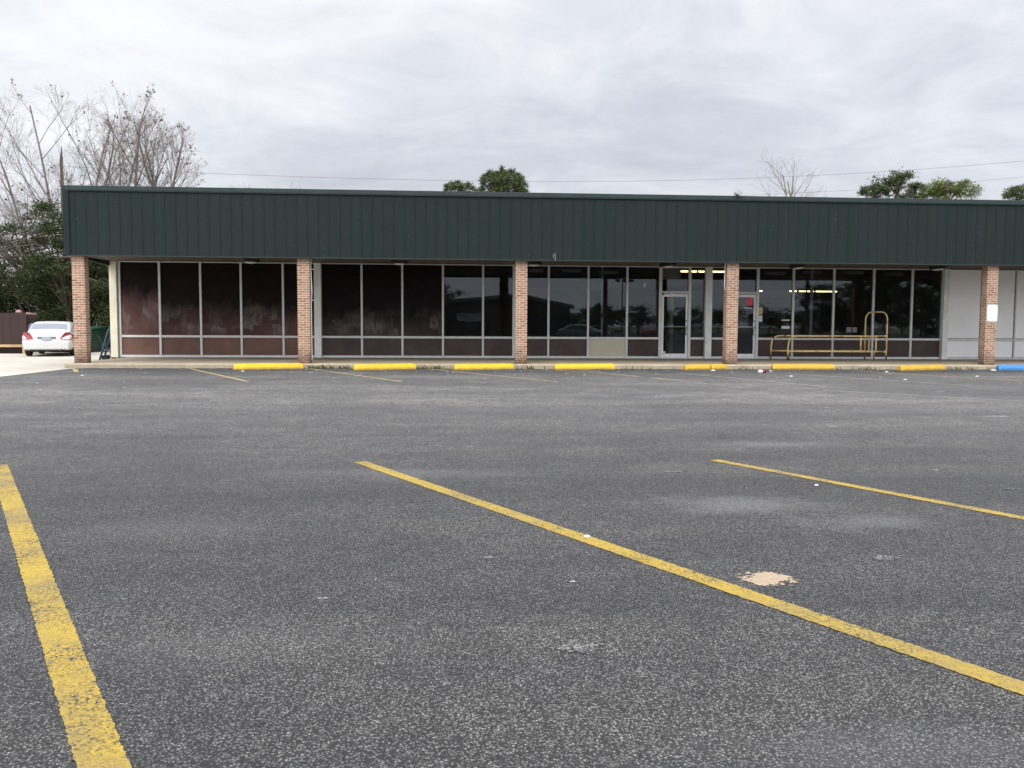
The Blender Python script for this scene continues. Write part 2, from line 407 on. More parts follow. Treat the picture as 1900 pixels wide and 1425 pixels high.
# ------------------------------------------------------------------ ground
YS, YP, YF = 29.57, 25.15, 25.02      # shop front, pier fronts, fascia front
WZ = .138                             # walk height
b = MB(); b.face([(-900,-900,-.03),(900,-900,-.03),(900,1200,-.03),(-900,1200,-.03)])
struct(b.build('ground', MAT['ground_dirt'], fixn=False))
b = MB(); b.face([(-10.6,-110,0),(120,-110,0),(120,24.95,0),(-10.6,24.95,0)]); b.face([(-120,-110,0),(-10.6,-110,0),(-10.6,4,0),(-120,4,0)])
struct(b.build('parking_lot', MAT['asphalt'], fixn=False))
b = MB(); b.face([(-60,4,.004),(-10.6,4,.004),(-10.6,24.9,.004),(-10.9,24.9,.004),(-10.9,29.4,.004),(-11.45,29.57,.004),(-11.45,56,.004),(-60,56,.004)])
struct(b.build('driveway', MAT['concrete_drive'], fixn=False))
# sidewalk slab with separate joints and a rough edged kerb face
b = MB()
rj = R(5); x = -10.85; k = 0
while x < 32:
    x2 = min(32, x + 3.05)
    b.box(x+.006, x2-.006, 25.13, 29.60, -.02, WZ)
    x = x2
struct(b.build('sidewalk', MAT['concrete_walk'], bevel=.006))
b = MB(); prev = None; pts = []
x = -10.9
while x <= 32.01:
    dz = noise.noise((x*1.7, 3, 0))*.012; dy = noise.noise((x*2.3, 9, 1))*.02
    pts.append((x, 24.95+dy, WZ-.004+dz*.6)); x += .12
rings = [[(x,y,-.03),(x,y,z-.03),(x,y+.03,z),(x,25.125,z+.002),(x,25.125,-.03)] for x,y,z in pts]
b.loft(rings); struct(b.build('curb', MAT['kerb_paint']))
b = MB()
rr = R(12)
for i in range(130):       # crumbled dark joint between kerb and asphalt
    cx = -10.5 + rr.random()*30; w = .1+rr.random()*.5; d=.03+rr.random()*.07
    b.face([(cx,24.93,.007),(cx+w*.3,24.93-d,.007),(cx+w*.8,24.93-d*.7,.007),(cx+w,24.93,.007)])
o = b.build('curb_dirt', simple('dirt_dark', (.05,.042,.03), .95, .4, 8), fixn=False); tag(o, 'dark dirt gathered along the foot of the curb', 'dirt', kind='stuff')

# painted stall lines on the asphalt (strips 4 mm up, ragged edges)
def strip(a, c, w0, w1, mat, label, seed, name='parking_line', cat='painted line', group='painted parking lines', z=.0035, rag=.004):
    a = Vector((*a,0)); c = Vector((*c,0)); d = (c-a); L = d.length; d.normalize(); nrm = Vector((-d.y,d.x,0)); m = max(4,int(L/.018)); rs = R(seed)
    b = MB(); left=[]; right=[]
    for i in range(m+1):
        s = L*i/m; w = w0+(w1-w0)*i/m
        left.append(a+d*s+nrm*(w/2+rs.uniform(-rag,rag))+Vector((0,0,z))); right.append(a+d*s-nrm*(w/2+rs.uniform(-rag,rag))+Vector((0,0,z)))
    for i in range(m): b.face([right[i],right[i+1],left[i+1],left[i]])
    o = b.build(name, mat, fixn=False); tag(o, label, cat, group); return o
y_, f_, w_ = MAT['paint_yellow'], MAT['paint_yellow_faded'], MAT['paint_white_faded']
strip((-4.035,7.88),(.20,.31),.132,.132,y_,'thick yellow line with dark tyre scuffs running down the left foreground',1)
strip((-.855,7.935),(3.54,.05),.12,.12,y_,'long yellow line slanting across the middle of the foreground asphalt',2)
strip((2.475,7.93),(6.32,.6),.105,.105,y_,'yellow line on the right that starts level with the long middle one',3)
strip((-10.50,24.66),(-9.72,22.9),.13,.12,f_,'short yellow stub at the curb corner below the end pillar',4)
strip((-7.46,24.88),(-4.51,19.24),.12,.10,f_,'faded yellow line ending at the curb beside the longest yellow wheel stop',5)
strip((-4.10,24.88),(-1.15,19.28),.10,.09,f_,'faded thin yellow line starting at the weedy curb right of the second pillar',6)
strip((-.72,24.88),(2.35,19.2),.09,.07,f_,'thin pale yellow line starting left of the third wheel stop',7)
strip((2.55,24.88),(5.7,19.3),.08,.06,f_,'barely visible yellow line starting right of the middle brick pillar',8)
strip((3.6,24.3),(6.0,17.4),.08,.05,w_,'faint white line in the drive lane left of the broken wheel stop',9)
strip((6.1,22.9),(7.9,17.7),.09,.06,w_,'faint white line in front of the fourth pillar',10)
strip((8.6,23.6),(11.3,18.0),.09,.05,w_,'faint white line in front of the rusty cart rail',11)
strip((11.6,23.9),(14.6,17.6),.10,.06,f_,'faint yellowish line before the last yellow wheel stop',12)
strip((14.9,24.2),(18.4,17.4),.09,.05,w_,'faint white line running from the notice pillar towards the right edge',13)
strip((7.4,16.7),(10.4,13.6),.06,.04,w_,'broken white scratch line in the open lot on the right',14)

def splat(c, rx, ry, mat, label, seed, name='paint_patch', cat='paint patch', z=.0028):
    rs = R(seed); b = MB(); nx = 46; ny = 34; P_ = {}
    def pt(i,j):
        if (i,j) not in P_:
            P_[(i,j)] = len(b.v); b.v.append((c[0]+rx*1.5*((i+rs.uniform(-.35,.35))/nx*2-1), c[1]+ry*1.5*((j+rs.uniform(-.35,.35))/ny*2-1), z))
        return P_[(i,j)]
    for i in range(nx):
        for j in range(ny):
            u, v_ = ((i+.5)/nx*2-1)*1.5, ((j+.5)/ny*2-1)*1.5
            f = 1-(u*u+v_*v_) + .8*noise.noise((u*1.7+seed,v_*1.7,seed*.37)) + .6*noise.noise((u*5+seed,v_*5,seed*.7)) + .3*noise.noise((u*12,v_*12+seed,0))
            if f > .34:
                b.f.append((pt(i,j),pt(i+1,j),pt(i+1,j+1),pt(i,j+1))); b.uv.append(None); b.mi.append(0)
    return tag(b.build(name, mat, fixn=False), label, cat, 'old paint blotches on the asphalt')
pp, ps = MAT['paint_peach'], MAT['paint_speckle']
splat((1.57,4.14),.165,.12,pp,'peach coloured blotch of dried paint beside the long yellow line',3)
splat((2.37,4.49),.085,.055,ps,'small white speckled blotch on the right foreground asphalt',4)
splat((.50,3.27),.10,.07,ps,'pale gritty blotch in the lower middle of the asphalt',5)
#splat((.60,3.05),.09,.05,ps,'scattered pale grit just below the lower middle blotch',6)
splat((1.93,7.32),.10,.05,ps,'short white smear left of the third yellow line',7)
splat((.19,4.61),.05,.035,ps,'tiny white smear left of the long yellow line',8)
splat((4.38,6.42),.09,.05,ps,'white smear at the right edge beyond the third yellow line',9)
splat((7.78,11.76),.26,.05,w_,'thin bright white streak far out in the lot on the right',10)
splat((-8.9,13.4),.5,.07,ps,'long pale smear at the left edge of the lot',11)
splat((-5.3,13.6),.42,.08,ps,'long pale smear in the left middle of the lot',12)
splat((-7.3,17.2),.22,.04,ps,'short white dash in the lot before the left windows',13)
#splat((2.35,6.0),.9,.45,w_,'large cloudy bleached stain between the two right lines',14,z=.003)
#splat((3.1,9.4),.5,.16,ps,'dusty pale stain beyond the third yellow line',15)

for i,(x,y,r_) in enumerate(((4.63,9.85,.09),(4.85,10.61,.08),(4.67,14.29,.12),(4.29,7.31,.05),(.03,5.45,.04),(.59,4.15,.035),(-.42,8.33,.05),(-.6,3.95,.03),(5.9,13.1,.12),(9.6,16.3,.14),(-3.2,15.5,.10))):
    splat((x,y),r_,r_*.4,[ps,w_][i%2],['short pale dash beyond the third yellow line','fainter dash just above the short pale dash','pale dash in the lane straight out from the beige board','small fleck right of the third yellow line','faint fleck left of the long yellow line','tiny fleck below the peach blotch','faint fleck by the top of the long yellow line','tiny fleck low between the left lines','pale dash in the right part of the lane','long faint dash in front of the cart rail lane','pale dash in the left lane before the third wheel stop'][i],40+i)

# ------------------------------------------------------------------ the shop building
bld = empty('strip_mall_building', (0,0,0))
tag(bld, 'long vacant single storey strip mall with dark green metal fascia and brick pillars', 'building')
ZB, ZT = 3.175, 5.09
# ribbed fascia
def ribbed(x0, x1, y, z0, z1, pitch=.305, first=.12):
    b = MB(); prof=[(x0,y)]; x = x0+first
    while x < x1-.06:
        prof += [(x-.003,y),(x+.006,y-.013),(x+.034,y-.013),(x+.043,y)]
        x += pitch
    prof.append((x1,y))
    for i in range(len(prof)-1):
        (a,ya),(c,yc) = prof[i],prof[i+1]
        b.face([(a,ya,z0),(c,yc,z0),(c,yc,z1),(a,ya,z1)])
    b.face([(x0,y+.10,z0),(x1,y+.10,z0),(x1,y+.0,z0),(x0,y+.0,z0)])
    b.face([(x1,y+.10,z0),(x0,y+.10,z0),(x0,y+.10,z1),(x1,y+.10,z1)])
    return b
fa = ribbed(-10.68, 30, YF, ZB, ZT-.115).build('fascia', MAT['green_metal'], bld, fixn=False)
b = MB(); b.box(-10.86, 30, YF-.05, YF+.30, ZT-.12, ZT)
b.box(-10.86,30,YF-.042,YF-.03,ZT-.145,ZT-.12)
b.build('coping', MAT['coping_metal'], fa, bevel=.006)
b = MB(); b.box(-10.84,-10.68,YF-.035,YF+.10,ZB-.012,ZT-.122); b.build('corner_trim', MAT['green_metal'], fa, bevel=.005)
# end return of the fascia
b = MB(); b.prism([(-10.84,YF+.1),(-10.74,YF+.1),(-11.35,YS),(-11.35,56),(-11.45,56),(-11.45,YS)], ZB, ZT-.01); b.build('end_fascia', MAT['green_metal'], fa)
b = MB(); b.box(-10.70,30,YF-.012,YF+.12,ZB-.03,ZB-.002); b.build('bottom_trim', MAT['coping_metal'], fa)
b = MB()                                     # soffit: V-groove metal boards running front to back
x = -11.3; i = 0
while x < 29.6:
    z = (i%2)*.012
    x1 = x+.2
    sl = lambda X: X
    xl = x if x > -10.8 else x+.5
    b.face([(max(x,-10.78),YF+.1,ZB+.02+z),(x,YS+.02,3.335+z),(x1-.012,YS+.02,3.335+z),(max(x1-.012,-10.78),YF+.1,ZB+.02+z)])
    b.face([(max(x1-.012,-10.78),YF+.1,ZB+.02),(x1-.012,YS+.02,3.335),(x1,YS+.02,3.36),(max(x1,-10.77),YF+.1,ZB+.045)])
    x = x1; i += 1
b.build('soffit', MAT['soffit_metal'], bld, fixn=False)
b = MB(); b.prism([(-10.74,YF+.1),(30,YF+.1),(30,56),(-11.35,56),(-11.35,YS)], 4.55, 4.62); b.build('roof', MAT['roof_membrane'], bld)
b = MB(); b.box(-11.32,-11.12,29.75,56,0,4.55); b.box(-11.32,30,55.8,56,0,4.55); b.box(29.8,30,YS+.1,55.8,0,4.55); b.box(-11.33,30,YS+.08,YS+.2,3.37,4.55)
b.build('wall', MAT['wall_block'], bld)
# interior of the unlet shop
b = MB(); b.box(-.55,-.40,29.9,55.8,.1,4.5); b.box(24,24.12,29.9,55.8,.1,4.5); b.box(-.40,24,54.9,55.1,.1,4.5); b.build('partition', MAT['int_wall'], bld)
b = MB(); b.box(-.40,24,29.61,54.9,.05,WZ); b.build('shop_floor', MAT['int_floor'], bld)
b = MB(); b.box(-.40,24,29.78,54.9,3.62,3.68); b.build('shop_ceiling', MAT['int_ceiling'], bld)

# brick pillars
PIL = [(-10.72,-10.37),(-4.46,-4.11),(1.83,2.17),(8.12,8.48),(16.18,16.52),(24.3,24.65)]
pil_objs = []
for i,(x0,x1) in enumerate(PIL):
    b = MB(); b.box(x0,x1,YP,YP+.29,WZ-.003,ZB+.10)
    o = b.build('brick_pillar', MAT['brick'], bld, boxuv=True, bevel=.006)
    pil_objs.append(o)
b = MB(); b.tube([(-4.08,YP+.12,WZ+.1),(-4.085,YP+.12,1.9),(-4.06,YP+.10,2.2),(-4.09,YP+.12,2.9),(-4.08,YP+.12,ZB)],.011,6)
b.tube([(-4.08,YP+.12,1.95),(-3.99,YP+.06,1.97)],.008,5); b.tube([(-4.08,YP+.12,2.86),(-4.0,YP+.06,2.84)],.008,5)
b.build('conduit', MAT['galv'], pil_objs[1])
b = MB(); b.tube([(8.095,YP+.10,2.35),(8.07,YP+.08,2.5),(8.08,YP+.1,3.0),(8.095,YP+.1,ZB)],.009,6); b.build('conduit', MAT['galv'], pil_objs[3])

# pilasters and end post
def post(x0,x1,mat,name='pilaster', dark=0):
    b = MB(); b.box(x0,x1,YS-.13,YS+.12,WZ,3.33); return b.build(name, mat, bld, bevel=.008)
tag(post(-11.36,-11.13,MAT['cream_painted'],'end_post'),'cream painted end post of the shop front')
post(-4.67,-4.44,MAT['white_painted']); post(8.77,9.0,MAT['white_painted']); post(17.36,17.56,MAT['white_painted'])

AL = MAT['aluminium']; ZH = 3.335
FRAME_Y0, FRAME_Y1 = YS-.02, YS+.08
def bay(x0, x1, upper, lower, label=None, left=True, right=False, wl=.07, wr=.07, llabel=None):
    """one window bay: pane (the window), its frame and the panel below the sill rail"""
    b = MB(); b.box(x0+wl/2-.004, x1-wr/2+.004, YS+.035, YS+.043, .86, ZH-.05)
    w = b.build('window', upper, bld)
    if label: w['label'] = label
    f = MB()
    if left: f.box(x0-wl/2, x0+wl/2, FRAME_Y0, FRAME_Y1, WZ, ZH)
    if right: f.box(x1-wr/2, x1+wr/2, FRAME_Y0, FRAME_Y1, WZ, ZH)
    a, c = x0+wl/2, x1-wr/2
    f.box(a,c,FRAME_Y0+.008,FRAME_Y1-.003,.805,.880); f.box(a,c,FRAME_Y0+.008,FRAME_Y1-.003,WZ,.215); f.box(a,c,FRAME_Y0+.03,FRAME_Y1-.003,ZH-.03,ZH)
    f.build('window_frame', AL, w, bevel=.004)
    g = MB(); g.box(a-.004,c+.004,YS+.03,YS+.05,.20,.82); lp = g.build('lower_panel', lower, w)
    if llabel: lp['label'] = llabel
    return w
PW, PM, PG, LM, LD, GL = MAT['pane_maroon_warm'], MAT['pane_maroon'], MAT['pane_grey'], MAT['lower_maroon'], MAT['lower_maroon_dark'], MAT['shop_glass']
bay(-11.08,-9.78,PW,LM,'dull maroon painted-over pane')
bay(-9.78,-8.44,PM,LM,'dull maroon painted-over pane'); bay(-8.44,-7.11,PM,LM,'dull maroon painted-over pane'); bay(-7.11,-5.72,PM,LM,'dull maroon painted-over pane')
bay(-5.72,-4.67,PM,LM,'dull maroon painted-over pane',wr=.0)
bay(-4.44,-3.09,PG,LD,'dark grey painted-over pane',wl=.02); bay(-3.09,-1.72,PG,LD,'dark grey painted-over pane'); bay(-1.72,-.34,PG,LD,'dark grey painted-over pane')
bay(-.34,1.03,GL,LD); bay(1.03,2.10,GL,LD,wr=.11); bay(2.10,3.29,GL,LD,wl=.11); bay(3.29,4.67,GL,LD)
bay(4.67,6.03,GL,MAT['beige_board'],llabel='beige replacement board'); bay(6.03,7.20,GL,LD,wr=.10)
bay(8.23,8.77,GL,LD,wl=.10,wr=0); bay(9.0,9.62,GL,LD,wl=.02,wr=.10); bay(10.65,11.94,GL,LD,wl=.10)
bay(11.94,13.40,GL,LD); bay(13.40,14.85,GL,LD); bay(14.85,16.26,GL,LD); bay(16.26,17.36,GL,LD,wr=.04,right=False)
WB = MAT['white_board']
def wbay(x0,x1):
    b = MB(); b.box(x0+.0,x1-.10,YS-.045,YS+.03,.885,ZH-.02); w = b.build('window', WB, bld, bevel=.004); w['label']='pale grey boarded-up window'
    f = MB(); f.box(x1-.05,x1,FRAME_Y0-.03,FRAME_Y1,WZ,ZH); f.box(x0,x1-.05,FRAME_Y0-.015,FRAME_Y1-.004,.80,.865); f.box(x0,x1-.05,FRAME_Y0-.015,FRAME_Y1-.004,WZ,.20)
    f.build('window_frame', AL, w, bevel=.004)
    f = MB(); f.box(x1-.098,x1-.052,YS+.01,YS+.02,.205,ZH-.02); f.build('gap_strip', MAT['dark_gap'], w)
    g = MB(); g.box(x0,x1-.10,YS-.045,YS+.03,.21,.79); g.build('lower_panel', WB, w, bevel=.004)
for a,c in ((17.56,18.86),(18.86,20.12),(20.12,21.4),(21.4,22.7),(22.7,24.0),(24.0,25.3),(25.3,26.6),(26.6,27.9),(27.9,29.8)): wbay(a,c)

def door(x0, x1, hinge):
    d = empty('door', (0,0,0)); d.parent = bld
    j = MB(); j.box(x0-.10,x0,FRAME_Y0-.01,FRAME_Y1,WZ,ZH); j.box(x1,x1+.10,FRAME_Y0-.01,FRAME_Y1,WZ,ZH); j.box(x0,x1,FRAME_Y0-.006,FRAME_Y1-.004,2.405,2.475); j.box(x0,x1,FRAME_Y0,FRAME_Y1-.004,ZH-.055,ZH)
    j.build('door_frame', AL, d, bevel=.004)
    l = MB(); y0,y1 = YS-.005, YS+.045
    l.box(x0+.01,x0+.075,y0,y1,.165,2.385); l.box(x1-.075,x1-.01,y0,y1,.165,2.385)
    l.box(x0+.075,x1-.075,y0+.002,y1-.002,2.29,2.385); l.box(x0+.075,x1-.075,y0+.002,y1-.002,.165,.31)
    l.build('door_leaf', MAT['galv'], d, bevel=.004)
    g = MB(); g.box(x0+.073,x1-.073,YS+.018,YS+.026,.308,2.292); g.build('door_glass', GL, d)
    g = MB(); g.box(x0-.0,x1+.0,YS+.035,YS+.043,2.473,ZH-.053); g.build('transom', GL, d)
    g = MB(); g.box(x0+.075,x1-.075,YS+.03,YS+.07,1.235,1.265); g.build('push_bar', MAT['galv'], d)
    hx = x1-.05 if hinge=='l' else x0+.05
    g = MB(); g.tube([(hx,y0-.0,1.26),(hx,y0-.06,1.25),(hx-.02,y0-.07,1.2),(hx-.05,y0-.075,1.10),(hx-.05,y0-.075,1.02),(hx-.01,y0-.05,.97),(hx,y0,.965)],.013,8); g.build('handle', MAT['dark_steel'], d, smooth=True)
    g = MB(); g.lathe([(.025,y0-.012),(.025,y0)],(hx,0,1.46),'y',12); g.build('lock', MAT['dark_steel'], d)
    g = MB(); g.box(x0-.005,x0+.05,FRAME_Y0-.035,FRAME_Y0-.011,2.34,2.42); g.build('pivot', MAT['dark_steel'], d)
    g = MB(); g.box(x0,x1,YS-.06,YS+.08,WZ,WZ+.02); g.build('threshold', AL, d)
    return d
door(7.25,8.18,'l'); door(9.67,10.60,'l')
b = MB(); b.box(7.32,7.98,YS+.3,YS+.42,2.90,3.3); b.build('valance_board', MAT['beige_board'], bld)

# window stickers, notices
def notice(x0,x1,z0,z1,mat,label,y=YS+.028,name='notice',cat='notice',t_=.003):
    b = MB(); b.box(x0,x1,y,y+t_,z0,z1); return tag(b.build(name, mat), label, cat)
notice(10.25,10.47,2.0,2.34,MAT['paper_red'],'faded pink and red notice on the right hand glass door',y=YS+.010)
notice(10.18,10.46,1.90,1.93,MAT['paper_white'],'thin white strip below the pink notice on the door',y=YS+.010,name='paper_strip',cat='sticker')
notice(10.70,10.85,1.70,1.94,MAT['paper_yellow'],'yellowish square sticker beside the right hand door')
notice(10.70,10.85,1.44,1.66,MAT['paper_white'],'white sheet below the yellowish sticker beside the door')
notice(11.55,11.84,1.48,1.52,MAT['paper_white'],'narrow white strip above the cart rail in the window',name='paper_strip',cat='sticker')
notice(11.55,11.84,1.20,1.29,MAT['paper_white'],'white label with clipped corners inside the window above the cart rail')
notice(13.91,14.09,1.08,1.26,simple('paper_grey',(.22,.22,.24),.7,.08,5),'grey square card, left one of a pair low in the dark window')
notice(14.13,14.29,1.08,1.26,MAT['paper_grey'],'grey square card, right one of a pair low in the dark window')
notice(7.33,7.40,.33,.39,MAT['paper_white'],'small white sticker in the lower corner of the left glass door',y=YS+.012)
notice(6.62,6.68,2.62,2.74,MAT['paper_white'],'tiny white sticker high on the pane left of the door',t_=.002)

# rounded metal notice on the last pillar
b = MB(); pr=[]; x0,x1,z0,z1,r = 16.20,16.53,1.46,1.97,.045
for cx,cz,a0 in ((x1-r,z0+r,-90),(x1-r,z1-r,0),(x0+r,z1-r,90),(x0+r,z0+r,180)):
    for k in range(5):
        a = math.radians(a0+k*22.5); pr.append((cx+r*math.cos(a), cz+r*math.sin(a)))
b.prism(pr, YP-.012, YP-.006, 'y'); sg = b.build('pillar_sign', simple('sign_white',(.78,.80,.84),.45,.04,3)); tag(sg, 'blank white rounded rectangular sign bolted to the brick pillar near the right edge', 'sign')
b = MB(); b.lathe([(.010,YP-.016),(.010,YP-.012)],(16.37,0,1.93),'y',8); b.build('bolt', MAT['dark_steel'], sg)
b = MB(); b.box(16.355,16.395,YP-.0135,YP-.012,1.645,1.66); b.build('small_mark', simple('mark_grey',(.35,.36,.38),.6,.1), sg)

# small white bracket hanging at the foot of the fascia
b = MB(); b.tube([(2.92,YF-.03,ZB+.04),(2.90,YF-.04,ZB+.10),(2.955,YF-.045,ZB+.20),(2.965,YF-.04,ZB+.05),(2.965,YF-.03,ZB-.02)],.009,6)
tag(b.build('bracket', simple('flood_grey',(.28,.29,.30),.5,.1)), 'small bent pale bracket at the foot of the green fascia', 'bracket')

# soffit lamps: black canopy, white lens
def soffit_lamp(x, y, label, tilt=0, lens=True):
    r = empty('ceiling_light', (x,y,3.255-.0), 0); tag(r, label, 'ceiling light', 'round lamps under the canopy')
    b = MB(); b.lathe([(.22,.03),(.27,-.01),(.28,-.06),(.25,-.085)],(0,0,0),'z',20); h = b.build('lamp_housing', MAT['black_plastic'], r, smooth=True); h.rotation_euler=(0,tilt,0)
    b = MB(); b.lathe([(.18,-.08),(.16,-.105),(.10,-.125),(.02,-.13)],(0,0,0),'z',20); h = b.build('lens', MAT['lens_white'], r, smooth=True); h.rotation_euler=(0,tilt,0)
    return r
soffit_lamp(-6.22,27.2,'round canopy lamp above the fourth window from the left end')
soffit_lamp(-1.66,27.2,'round canopy lamp midway between the second and third brick pillars')
soffit_lamp(2.55,27.2,'round canopy lamp just right of the middle brick pillar')
soffit_lamp(6.83,27.2,'tilted black canopy lamp in front of the left glass door',-.10)
soffit_lamp(11.10,27.2,'tilted black canopy lamp above the left end of the cart rail',-.10)
soffit_lamp(15.79,27.2,'tilted black canopy lamp left of the boarded white panels',-.08)

# floodlight on the coping
fl = empty('floodlight', (8.33,YF-.02,ZT)); tag(fl, 'small grey floodlight clipped on the roof edge above the fourth pillar', 'floodlight')
b = MB(); b.tube([(-.07,.02,-.02),(-.09,.0,.06),(-.08,-.02,.11)],.012,6); b.build('mount', MAT['black_plastic'], fl)
b = MB(); b.obox((.02,-.06,.06),.17,.10,.15,0,-.3,.5); b.build('lamp_head', simple('flood_grey',(.28,.29,.30),.5,.1), fl, bevel=.01)

# shop interior: tube lights and posts seen through the glass
def tube_light(x0,x1,y,z,lit,label):
    r = empty('tube_light', ((x0+x1)/2,y,z)); tag(r, label, 'tube light', 'fluorescent fittings in the empty shop')
    w = (x1-x0)/2
    b = MB(); b.box(-w,w,-.06,.06,.03,.09); b.build('fitting', MAT['tube_off'], r)
    b = MB(); b.tube([(-w+.01,0,0),(w-.01,0,0)],.028,8); b.build('tube', MAT['tube_lit'] if lit else MAT['tube_off'], r)
    for s in (-1,1):
        b = MB(); b.tube([(s*w*.7,0,.09),(s*w*.7,0,3.62-z)],.006,4); b.build('hanger', MAT['dark_steel'], r)
for i,(a,c) in enumerate(((8.75,9.27),(9.36,9.60),(9.66,9.92),(10.18,10.72))):
    tube_light(a,c,33.5,3.42,True,['lit tube light seen above the left glass door','short lit tube light just right of the left glass door','short lit tube light left of the white pilaster between the doors','lit tube light between the white pilaster and the fourth brick pillar'][i])
for i,(a,c) in enumerate(((17.55,17.93),(18.06,18.42),(18.5,18.86),(18.96,19.62),(19.66,20.1),(15.9,16.1))):
    tube_light(a,c,44,3.12,True,['lit tube light deep in the shop, leftmost of the long row over the cart rail','lit tube light deep in the shop, second of the long row','lit tube light deep in the shop, third of the long row','longest lit tube light of the row deep in the shop','lit tube light at the end of the row beside the dark trees reflection','short lit tube light deep in the shop left of the long row'][i])
offl = ['unlit pale fitting just right of the middle pillar','unlit pale fitting in the second pane right of the middle pillar','unlit pale fitting above the beige board pane','unlit pale fitting right of the right hand door','unlit pale fitting in the pane with the reflected pine','unlit pale fitting above the middle of the cart rail','unlit pale fitting above the hoop of the cart rail']
for i,(a,c,z) in enumerate(((2.96,3.51,3.36),(4.25,4.99,3.365),(5.71,6.46,3.32),(12.4,13.17,3.34),(13.89,14.64,3.39),(15.61,16.37,3.40),(17.24,18.0,3.36))):
    tube_light(a,c,33.5,z,False,offl[i])
def ipost(x,y,r,label,box_=None,h=3.62):
    e = empty('interior_post',(x,y,WZ)); tag(e,label,'post','white posts inside the shop')
    b = MB(); b.tube([(0,0,0),(0,0,h-WZ)],r,10); b.build('shaft', MAT['lens_white'], e, smooth=True)
    b = MB(); b.box(-r*1.7,r*1.7,-r*1.7,r*1.7,0,.02); b.build('base_plate', MAT['lens_white'], e)
    if box_:
        b = MB(); b.box(-.06,.06,-r-.05,-r,box_-.07,box_+.07); b.build('switch_box', MAT['paper_grey'], e)
ipost(5.33,30.6,.045,'white post with a switch box behind the pane over the beige board',1.5)
ipost(13.03,30.6,.06,'stout white post standing behind the pane over the cart rail')
ipost(11.17,30.9,.03,'slim white post behind the pane beside the right hand door')
ipost(9.62,32.5,.04,'slim short white post seen beside the fourth brick pillar',h=2.2)
ipost(8.85,34.5,.08,'white post seen through the left glass door',h=2.6)

# ------------------------------------------------------------------ cart corral rail
cc = empty('cart_corral_rail', (0,0,WZ)); tag(cc, 'rusty yellow tubular cart rail standing on the walk before the dark windows', 'cart rail')
RY = MAT['rusty_yellow']
def arc(c, r, a0, a1, n, f): return [f(c[0]+r*math.cos(math.radians(a0+(a1-a0)*k/n)), c[1]+r*math.sin(math.radians(a0+(a1-a0)*k/n))) for k in range(n+1)]
def rail(x0, x1, y, name='side_rail'):
    f = lambda a,bz: (a,y,bz)
    pts = [f(x0-.03,0),f(x0-.01,.45)] + arc((x0+.27,.55),.27,180,90,6,f) + [f(x1,.82)]
    b = MB(); b.tube(pts,.027,8); b.tube([f(x0,.30),f(x1,.30)],.027,8)
    b.build(name, RY, cc, smooth=True)
rail(10.96,14.28,28.95); rail(11.32,14.42,28.35)
b = MB(); b.tube([(10.96,28.95,.31),(11.32,28.35,.31)],.022,8); b.build('cross_bar', RY, cc, smooth=True)
hp = [(14.28,28.95),(14.72,28.30)]
def hpt(s,z): return (hp[0][0]+(hp[1][0]-hp[0][0])*s, hp[0][1]+(hp[1][1]-hp[0][1])*s, z)
pts = [hpt(0,0),hpt(0,1.40)] + [hpt(.28-.28*math.cos(math.radians(k*15)),1.40+.25*math.sin(math.radians(k*15))) for k in range(1,7)] + [hpt(.72+.28*math.sin(math.radians(k*15)),1.40+.25*math.cos(math.radians(k*15))) for k in range(0,7)] + [hpt(1,0)]
b = MB(); b.tube(pts,.024,8); b.build('hoop', RY, cc, smooth=True)
for z in (.30,.83):
    b = MB(); b.tube([hpt(0,z),hpt(1,z)],.022,8); b.obox(hpt(.95,z),.09,.05,.07); b.obox(hpt(.98,z-.12),.05,.05,.08); b.build('cross_bar', RY, cc, smooth=False)
for x,y in ((13.84,28.35),(14.40,28.40),(14.30,28.70)):
    b = MB(); b.tube([(x,y,.29),(x,y,.82)],.026,8); b.build('upright', RY, cc, smooth=True)
b = MB(); b.tube([(14.34,28.40,0),(14.34,28.40,.30)],.02,8); b.build('leg', RY, cc, smooth=True)
b = MB(); b.tube([(11.34,28.35,0),(11.33,28.35,.31)],.02,8); b.build('leg', RY, cc, smooth=True)
b = MB(); b.tube([(14.30,28.68,.48),(14.4,28.6,.40),(14.55,28.5,.42),(14.70,28.32,.50)],.006,5); b.build('cable_tie', MAT['black_plastic'], cc)

# ------------------------------------------------------------------ wheel stops
def wheel_stop(a, c, mat, label, rebar=True, crack=False, h=.17, w=.18, reach=0):
    a = Vector((*a,0)); c = Vector((*c,0)); L = (c-a).length; ang = math.atan2(c.y-a.y, c.x-a.x)
    r = empty('wheel_stop', ((a+c)/2)[:], ang); tag(r, label, 'wheel stop', 'concrete wheel stops along the curb')
    b = MB(); rs = R(int(abs(a.x*100)))
    prof = [(-w/2,0),(-w/2,h*.45),(-w*.30,h),(w*.30,h),(w/2,h*.45),(w/2,0)]
    def piece(x0,x1,brk=False):
        n = max(6,int((x1-x0)/.08)); rings=[]
        for i in range(n+1):
            x = x0+(x1-x0)*i/n; s = 1
            if i in (0,n): s = .86
            j = lambda: rs.uniform(-.0035,.0035)
            rings.append([(x, y*(s if z>h*.3 else 1)+j(), max(.0,z*s+(j() if z>0 else 0))) for y,z in prof])
        b.loft(rings)
    if crack: piece(-L/2, L*.10); b2 = len(b.v); piece(L*.125, L/2)
    else: piece(-L/2, L/2)
    b.build('stop_block', mat, r, bevel=.008)
    for s in (-.3,.3):
        if rebar:
            g = MB(); g.lathe([(.016,h-.004),(.016,h+.003)],(s*L,0,0),'z',8); g.build('steel_pin', MAT['dark_steel'], r)
    return r
SY, SD = MAT['stop_yellow'], MAT['stop_yellow_dull']
wheel_stop((-6.02,24.05),(-4.26,24.72),SY,'bright yellow wheel stop in front of the second brick pillar, longest in the picture')
